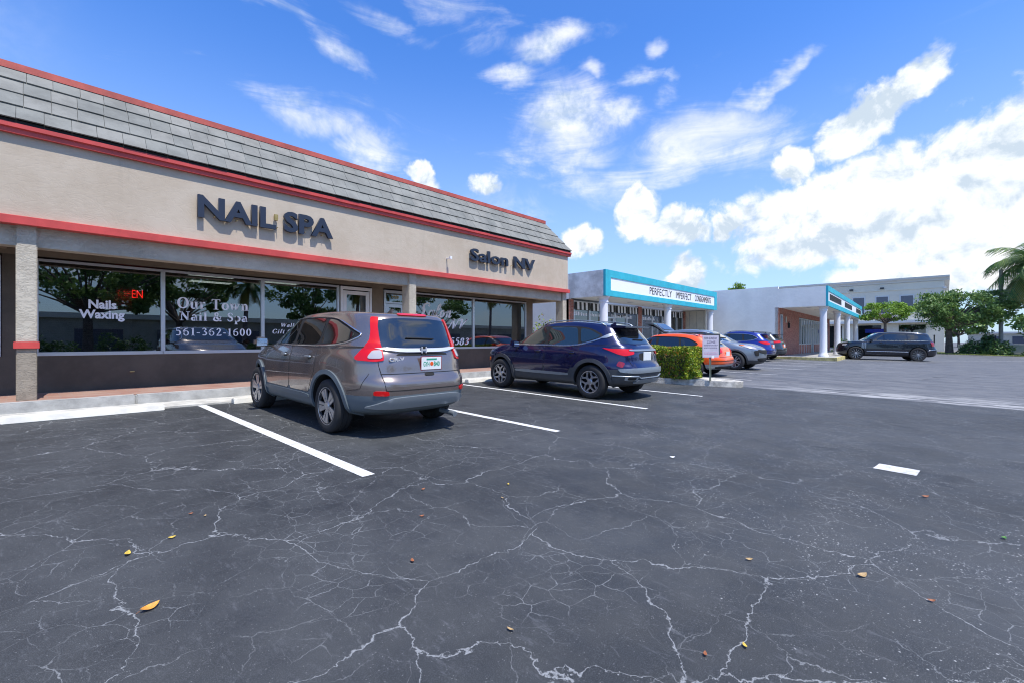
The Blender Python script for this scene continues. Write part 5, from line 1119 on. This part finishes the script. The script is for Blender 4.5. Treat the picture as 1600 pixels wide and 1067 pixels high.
    b = MB().add([(32.75, 4.75, .05), (57.5, 5.7, .05), (57.3, 10, .05), (32.5, 10, .05), (32.75, 4.75, .30), (57.5, 5.7, .30), (57.3, 10, .30), (32.5, 10, .30)], [(0,3,2,1),(4,5,6,7),(0,1,5,4),(1,2,6,5),(2,3,7,6),(3,0,4,7)])
    tag(b.obj('sidewalk', 'concrete'), kind='structure')
    b = MB(); b.box(32.58, 32.75, 4.75, 9.8, .05, .30); b.add([(32.58, 4.6, .05), (45, 5.08, .05), (45, 5.23, .05), (32.58, 4.75, .05), (32.58, 4.6, .305), (45, 5.08, .305), (45, 5.23, .305), (32.58, 4.75, .305)], [(0,3,2,1),(4,5,6,7),(0,1,5,4),(1,2,6,5),(2,3,7,6),(3,0,4,7)])
    tag(b.obj('kerb', 'kerb_y', bevel=.015), kind='structure')
shops()

# ------------------------------------------------------------------ grey two storey building
def grey_block():
    X = 78.0; B = empty('office_building', (X, .4, 0), 'grey two storey building with white framed windows and a projecting cornice', 'building'); o0 = Vector(B.location)
    def ob(b, nm, m, parent=B, **k):
        o = b.obj(nm, m, parent, **k); o.location = -o0 if parent is B else (0, 0, 0); return o
    ob(MB().box(X, X+18, .1, 44, 0, 8.75), 'wall', 'greybld')
    c = MB().prism([(X+.1, 8.75), (X-.1, 8.8), (X-.15, 8.95), (X-.45, 9.15), (X-.5, 9.35), (X+.1, 9.35)], 'y', -.4, 44.5); c.box(X, X+18.4, -.4, .1, 8.85, 9.35); ob(c, 'cornice', 'trimw')
    ob(MB().box(X-.08, X, 0, 44, 7.85, 7.93), 'string_course', 'greybld'); ob(MB().box(X-.15, X+.1, -.1, .25, 7.75, 7.95), 'string_end', 'trimw')
    ob(MB().box(X-.8, X, 1, 44, 3.55, 3.85), 'ledge', 'trimw')
    for y in (1.2, 3.75, 6.25, 8.75, 11.25, 13.75, 16.25, 18.75, 21.25):
        y0 = y-.75; f = MB(); f.box(X-.06, X+.02, y0-.14, y0, 4.9, 7.2); f.box(X-.06, X+.02, y0+1.2, y0+1.34, 4.9, 7.2); f.box(X-.058, X+.02, y0, y0+1.3, 7.06, 7.2); f.box(X-.10, X+.02, y0-.2, y0+1.4, 4.75, 4.9)
        w = ob(f, 'window_frame', 'trimw'); MB().box(X-.02, X-.01, y0, y0+1.3, 4.9, 7.06).obj('pane', 'blindglass', w); MB().box(X-.04, X-.02, y0, y0+1.3, 5.5, 5.56).obj('sash_bar', 'dark', w)
    for y in (1.8, 6.2, 10.5, 15, 20): 
        w = ob(MB().box(X-.05, X+.02, y, y+2.6, .3, 3.3), 'ground_window', 'carglass')
    s = ob(MB().box(X-.08, X-.02, 5.8, 7.9, 2.3, 2.8), 'blue_sign', 'paint_blue')
    for y in (9.2, 5.9): ob(MB().box(X-.3, X, y, y+.4, 8.1, 8.3), 'flood_lamp', 'plastic')
grey_block()

# ------------------------------------------------------------------ plants
def rootpos(x, y): return (x, y, gz(y))
def tree(name, x, y, hgt, cr, ch, n, leafm, lsize, label, seed, trunk_r=.16, group=None, clump=.5, cz=None, cat='tree', cy=0.):
    rs = np.random.default_rng(seed); r2 = random.Random(seed); T = empty(name, rootpos(x, y), label, cat, group)
    cz = cz or hgt-ch*.5; tb = MB(); nb = max(26, int(n/160)); ctr = []
    fork = max(.3, (cz-ch*.5)*.9+.2)
    tb.tube([(0, 0, -.1), (.03, .02, fork*.5), (0, .05, fork)], [trunk_r*1.25, trunk_r, trunk_r*.85], 10)
    for i in range(nb):
        a = rs.uniform(0, 2*math.pi); u = rs.uniform(-1, 1); r = rs.uniform(.35, 1.)**.5
        p = np.array([math.cos(a)*cr*r*math.sqrt(max(0, 1-u*u*.8)), cy+math.sin(a)*cr*r*math.sqrt(max(0, 1-u*u*.8)), cz+u*ch*.5*r]); ctr.append(p)
        if i % 2 == 0:
            q = Vector(p); m = Vector((q.x*.45, q.y*.45, (fork+q.z)*.5)); tb.tube([(0, .03, fork*.95), tuple(m), tuple(q)], [trunk_r*.45, trunk_r*.22, trunk_r*.06], 6, cap=False)
    tb.obj('trunk', 'bark', T, smooth=60)
    ctr = np.array(ctr); k = rs.integers(0, nb, n); sz = rs.uniform(.5, 1.2, nb)*clump
    off = rs.normal(size=(n, 3)); off /= np.linalg.norm(off, axis=1, keepdims=True); off *= (rs.uniform(0, 1, n)**.45)[:, None]; off[:, 2] *= .6
    pts = ctr[k]+off*sz[k][:, None]
    quads_obj('crown', leaf_quads(pts, lsize, .6), leafm, T); return T
def palm(x, y, h, n, label, seed, fl=2.4, group='palms', lean=.3, sz=1.):
    r = random.Random(seed); T = empty('palm_tree', rootpos(x, y), label, 'palm tree', group)
    pts = [(lean*math.sin(t*1.4)*t, .1*math.sin(3*t), h*t-.1) for t in np.linspace(0, 1, 9)]; MB().tube(pts, [.20*sz-.007*i for i in range(9)], 10).obj('trunk', 'palmbark', T, smooth=60)
    top = Vector(pts[-1])
    for mm, cnt, e0, e1 in (('palm', n, -35, 75), ('palm_y', max(2, n//3), -60, -30)):
        V = []; st = MB()
        for i in range(cnt):
            a = 2*math.pi*(i+r.random()*.6)/cnt*1.618; el = R(r.uniform(e0, e1)); L = fl*r.uniform(.85, 1.15); d = Vector((math.cos(a), math.sin(a), 0)); p = top.copy(); prev = p.copy(); N = 26; path = [p.copy()]
            for s in range(N):
                e = el-(s/N)*R(95)*(1 if el > 0 else .5); p = p+(d*math.cos(e)+Vector((0, 0, math.sin(e))))*(L/N); path.append(p.copy())
                if s < 2: continue
                tdir = (p-prev).normalized(); side = Vector((-d.y, d.x, 0)); w = .75*sz*fl/2.4*math.sin(math.pi*min(1, (s+2)/(N+2)))**.6
                for sg in (-1, 1):
                    tip = p+side*sg*w*.75+tdir*w*.55-Vector((0, 0, w*(.45+.2*r.random()))); q = tdir*.035*sz*1.3
                    V.append([p-q, p+q, tip+q*.15, tip-q*.15])
                prev = p.copy()
            st.tube(path[::4], .022, 4, cap=False)
        o = quads_obj('frond' if mm == 'palm' else 'dry_frond', np.array(V), mm, T); st.obj('frond_rib', mm, o)
    MB().lathe([(0, -.3), (.16, -.25), (.2, 0), (.1, .25), (0, .3)], 10, 'z', tuple(top)).obj('crownshaft', 'palm', T, smooth=60)
def shrub(x, y, rx, ry, h, n, leafm, label, seed, ls=.05, name='shrub', group=None, z=None):
    rs = np.random.default_rng(seed); T = empty(name, (x, y, gz(y) if z is None else z), label, 'shrub', group)
    d = rs.normal(size=(n, 3)); d /= np.linalg.norm(d, axis=1, keepdims=True); d[:, 2] = np.abs(d[:, 2]); rr_ = rs.uniform(.45, 1, n)[:, None]**.5
    wob = 1+.18*np.sin(d[:, :1]*6+seed)+.15*np.sin(d[:, 1:2]*9+d[:, 2:]*7)
    pts = d*rr_*wob*np.array([rx, ry, h*.85])+np.array([0, 0, h*.08]); quads_obj('foliage', leaf_quads(pts, ls), leafm, T)
    b = MB()
    for k in range(14): a = k*.9; b.tube([(0.1*math.cos(a), .1*math.sin(a), -.05), (rx*.5*math.cos(a), ry*.5*math.sin(a), h*.6)], .015, 5, cap=False)
    b.obj('stem', 'bark', T)
shrub(15.8, 12.9, 1.0, .9, 1.95, 2600, 'leaf_hedge', 'tall yellow green shrub in the gap between the beige shop and the arcade', 3, .055)
tree('shade_tree', 64.0, -.3, 6.7, 3.7, 3.9, 15000, 'leaf_dark', .12, 'broad dark green shade tree with a thick trunk on the verge', 11, .27, clump=.95, cz=4.5, cy=-.9)
tree('ornamental_tree', 54.4, 4.0, 5.0, 1.9, 1.7, 6000, 'leaf_lime', .09, 'small flat topped lime green tree rising behind the black suv', 12, .12, clump=.55, cz=3.85)
tree('far_tree', 70, 21.8, 9.1, 1.15, 1.5, 1200, 'leaf_lime', .12, 'crown of a tree peeping over the flat roof of the arcade', 13, .15, clump=.5, cz=8.45)
palm(64.5, -6.2, 8.7, 32, 'palm with a sweeping crown, nearer of the two at the right edge', 21, 4.1, 'palms at the right edge', sz=1.25)
palm(66.5, -8.4, 8.5, 28, 'palm with a slanting slim trunk, second at the right edge', 22, 3.6, 'palms at the right edge', sz=1.25, lean=-.5)
def utility_pole():
    T = empty('utility_pole', rootpos(64.5, -3.9), 'tall grey pole rising beside the shade tree', 'pole')
    MB().tube([(0, 0, -.2), (0, 0, 8.2)], [.17, .13], 12).obj('shaft', 'wood', T, smooth=60); MB().tube([(0, 0, 8.0), (.2, -.5, 8.3), (.3, -1.0, 8.35)], .03, 6).obj('arm', 'steel', T)
utility_pole()
for x, y, rx, ry, h, s, lab in ((63.5, 2.6, 1.4, 1.3, 1.5, 31, 'round dark shrub left of the shade tree trunk'), (63.5, -2.0, 1.2, 1.1, 1.45, 32, 'dark shrub just right of the shade tree trunk'), (64, -3.0, .7, .6, 2.3, 33, 'narrow upright conical shrub behind the low shrubs'), (62.5, -3.6, 1.1, 1.0, 1.35, 34, 'glossy shrub between the shade tree and the pole'),
        (62.5, -6.2, 1.3, 1.1, 1.0, 35, 'low bright shrub under the palms'), (62.5, -8.4, 1.6, 1.3, 1.3, 36, 'spreading green shrub at the right edge')):
    shrub(x, y, rx, ry, h, 1500, 'leaf_shrub', lab, s, .10, group='shrubs on the far verge')
shrub(46.5, 6.2, .7, .7, 1.3, 500, 'leaf_shrub', 'little round shrub beside the arcade column', 37, .07, z=.3)
def verge():
    b = MB().add([(60.6, -14, gz(-10)+.03), (60.2, -4, gz(-4)+.03), (60.6, 3, gz(3)+.03), (70, 4, gz(4)+.03), (72, -14, gz(-10)+.03)], [(0, 4, 3, 2, 1)]); tag(b.obj('verge', 'soil'), kind='structure')
    n = 5000; p = np.stack([rng.uniform(60.4, 66, n), rng.uniform(-12, 3.2, n), np.zeros(n)], 1); p[:, 2] = np.array([gz(y) for y in p[:, 1]])+.06
    o = quads_obj('grass', leaf_quads(p, .07, .3), 'grass'); tag(o, 'rough yellow green grass on the far verge', 'grass', kind='stuff')
verge()
def low_wall():
    T = empty('low_wall', rootpos(69, -6), 'low pale wall beyond the verge, left and right of the pole', 'wall'); MB().box(-.1, .1, -7, 5.0, 0, .95).obj('wall_face', 'cream', T); MB().box(-.14, .14, -7, 5.0, .95, 1.02).obj('coping', 'concretew', T)
    for i, y in enumerate((.8, -3.4)):
        T = empty('fence_post', rootpos(62.2, y), ['dark slim post left of the pole', 'dark slim post in front of the low wall'][1 if i else 0]+(' near the shade tree' if i == 0 else ''), 'post'); MB().tube([(0, 0, -.1), (0, 0, 1.75)], .05, 8).obj('shaft', 'dark', T); MB().lathe([(0, 1.75), (.08, 1.75), (.06, 1.82), (0, 1.84)], 8).obj('cap', 'dark', T)
    T = empty('utility_cabinet', rootpos(66, -7.6), 'pale green utility cabinet behind the shrubs at the right edge', 'cabinet'); MB().box(-.6, .6, -1.4, .9, 0, 1.75).obj('cabinet_body', 'cabinet', T, bevel=.04); MB().box(-.68, .68, -1.48, .98, 1.75, 1.85).obj('cabinet_lid', 'cabinet', T, bevel=.03)
M['cabinet'] = mat('cabinet green', (.30, .42, .36), .6, mott=.1)
low_wall()
# far street seen between the plants: cars, shops, trees
def far_street():
    T = empty('shop_building', rootpos(150, -18), 'pale low building far off beyond the road, between shade tree and pole', 'building'); MB().box(0, 8, -9, 14, 0, 3.0).obj('wall', 'cream', T); MB().box(-.4, 8.2, -9.4, 14.4, 3.0, 3.4).obj('roof', 'trimw', T)
    for y in (-7, -3, 1, 5, 9): MB().box(-.06, .02, y, y+2.2, .8, 2.4).obj('window', 'blindglass', T)
    cols = ('paint_silver', 'paint_white', 'paint_char')
    for i, (x, y, c, lab) in enumerate(((92, -4.6, 0, 'silver car on the far road, left of the pole'), (96, -10.2, 1, 'white car on the far road, right of the pole'))):
        T = empty('far_car', rootpos(x, y), lab, 'car', 'cars on the far road')
        MB().prism([(-2.2, .35), (2.2, .35), (2.2, .75), (1.3, .95), (.6, 1.42), (-1.3, 1.45), (-2.1, 1.0)], 'x', -.85, .85).obj('body', cols[c], T, bevel=.06)
        MB().prism([(1.15, .98), (.58, 1.36), (-1.25, 1.38), (-1.8, 1.02)], 'x', -.87, .87).obj('side_window', 'carglass', T)
        for yy in (-1.35, 1.35):
            for xx in (-.9, .7): MB().lathe([(0, xx), (.33, xx), (.33, xx+.2), (0, xx+.2)], 20, 'x', (0, yy, .33)).obj('wheel', 'rubber', T)
    for i, (x, y, h, c) in enumerate(((130, -2, 8, 5), (128, -14, 7, 5), (134, -24, 9, 6), (132, -34, 8, 6), (126, 14, 9, 6), (128, 28, 9, 6))):
        tree('far_tree', x, y, h, c, h*.7, 1500, 'leaf_dark', .5, ['green tree on the horizon behind the pale building', 'green tree on the horizon right of the pole', 'tree on the horizon behind the palms', 'tree on the horizon beyond the right edge', 'tree behind the grey building, its near end', 'tree behind the grey building, its far end'][i], 50+i, .2, group='trees on the horizon', clump=2.)
far_street()

# ------------------------------------------------------------------ what the shop windows mirror: the other side of the lot
def across():
    T = empty('shop_building', rootpos(14, -36), 'long white low building across the lot, mirrored in the shop glass', 'building')
    MB().box(-34, 60, -8, 0, -.3, 3.6).obj('wall', 'stucco', T); MB().box(-34.3, 60.3, -8.3, .3, 3.6, 4.1).obj('parapet', 'greybld', T)
    for k in range(14): MB().box(-30+k*6.2, -26.5+k*6.2, 0, .06, .5, 2.6).obj('window', 'blindglass', T)
    tree('shade_tree', 2.5, -19, 9.2, 5.2, 5.4, 9000, 'leaf_dark', .17, 'big spreading tree mirrored in the left shop window', 61, .28, clump=1.1, cz=6.3)
    tree('shade_tree', 8.5, -24, 9.0, 4.6, 5.5, 7000, 'leaf_dark', .18, 'second big tree mirrored beside the shop phone number', 62, .26, clump=1.1, cz=6.0)
    tree('shade_tree', 19.5, -24, 10.5, 3.6, 6.5, 6000, 'leaf_dark', .18, 'dense tree mirrored in the third shop window', 63, .26, clump=1.1, cz=6.6)
    for i, (x, y, h) in enumerate(((12.6, -21, 6.4), (23.5, -22, 7.2), (27.5, -24, 7.6), (43, -22, 8.0), (48.5, -22, 7.6))):
        palm(x, y, h, 16, ['palm mirrored beside the words nail and spa', 'palm mirrored in the third shop window', 'palm mirrored above the taupe suv', 'palm mirrored in the salon window, left one', 'palm mirrored in the salon window, right one'][i], 70+i, 2.0, 'palms mirrored in the shop glass')
    tree('street_tree', 34.5, -23, 9.5, 4.9, 6.6, 5000, 'leaf_dark', .18, 'dark tree mirrored behind the salon script', 64, .24, clump=1.1, cz=5.6)
across()
for i, x in enumerate((-6, 0.5, 5.5, 11, 17, 24, 30, 38)):
    shrub(x, -32.5+.4*(i % 3), 2.2, 1.2, 1.5+.3*(i % 4), 900, 'leaf_shrub', ['left end', 'second', 'third', 'fourth', 'fifth', 'sixth', 'seventh', 'last'][i]+' shrub of the row mirrored below the white building', 90+i, .14, group='shrubs mirrored in the shop glass')

# fallen leaves and twigs on the asphalt
for i, (x, y, L, a, c, lab) in enumerate(((.37,2.67,.068,20,5,'long orange and yellow leaf at the lower left'),(.37,3.40,.05,70,2,'yellow leaf with ragged lobes lying on a crack at the left'),(.59,3.48,.035,0,2,'small yellow leaf right of the ragged yellow one'),(1.44,1.38,.030,100,0,'curled tan leaf at the lower middle'),
    (2.06,.61,.028,40,2,'bright yellow scrap of leaf at the lower right of the middle'),(3.13,.33,.055,-30,0,'curved tan leaf below the white stub line'),(5.09,.12,.05,-46,1,'brown leaf just below the white stub line'),(2.88,.83,.035,-50,0,'thin pale leaf right of the middle'),(4.41,-.28,.04,-20,3,'green leaf at the right edge'),
    (2.82,2.73,.03,30,2,'small yellow leaf in the middle of the lot'),(2.55,2.53,.03,80,0,'small tan leaf in the middle of the lot, the lower of a pair'),(2.22,3.13,.035,10,1,'brown leaf right of the first parking line'),(1.89,2.68,.03,-20,1,'red brown leaf below the first parking line'),(1.48,2.19,.035,60,1,'brown curled leaf in the lower middle on a crack'),
    (.76,3.84,.025,0,1,'tiny brown leaf on the left, left one of two'),(.82,3.73,.022,50,0,'tiny tan leaf on the left, right one of two'),(3.08,.05,.03,-60,1,'thin brown leaf at the lower right'),(4.72,2.12,.05,-40,4,'white paper scrap right of the middle'),(1.89,.71,.025,20,1,'brown seed at the bottom, left of the yellow scrap'))):
    b = MB(); n = 7; up = []; L *= 1.2
    for k in range(n+1):
        t = k/n; w = L*.22*math.sin(math.pi*t)**.8+.0006; zc_ = .004+.010*(2*t-1)**2*(L/.05); xx = L*(t-.5)
        up.append(((xx, -w, zc_+w*.2), (xx, 0, zc_), (xx, w, zc_+w*.6)))
    vs = [p for tri in up for p in tri]; fs = []
    for k in range(n):
        for j in (0, 1): q = 3*k+j; fs.append((q, q+1, q+4, q+3))
    b.add(vs, fs)
    o = b.obj('fallen_leaf' if c != 4 else 'paper_scrap', ('leaf_tan', 'leaf_brown', 'leaf_yel', 'leaf_grn', 'white', 'leaf_or')[c]) if 'leaf_tan' in M else None
    if o is None:
        for nm, cc in (('leaf_tan', (.42, .28, .12)), ('leaf_brown', (.30, .10, .035)), ('leaf_yel', (.60, .42, .06)), ('leaf_grn', (.06, .20, .03)), ('leaf_or', (.70, .30, .04))): M[nm] = mat(nm.replace('_', ' '), cc, .6, mott=.3, mscale=30)
        o = b.obj('fallen_leaf', ('leaf_tan', 'leaf_brown', 'leaf_yel', 'leaf_grn', 'white', 'leaf_or')[c])
    o.location = (x, y, gz(y)+.002); o.rotation_euler = (0, 0, R(a)); tag(o, lab, 'leaf' if c != 4 else 'litter', 'fallen leaves on the asphalt' if c != 4 else None)
    if i == 0: tag(MB().tube([(-L*.5, 0, .012), (-L*.66, .003, .006)], .001, 5).obj('stalk', 'leaf_brown', o))
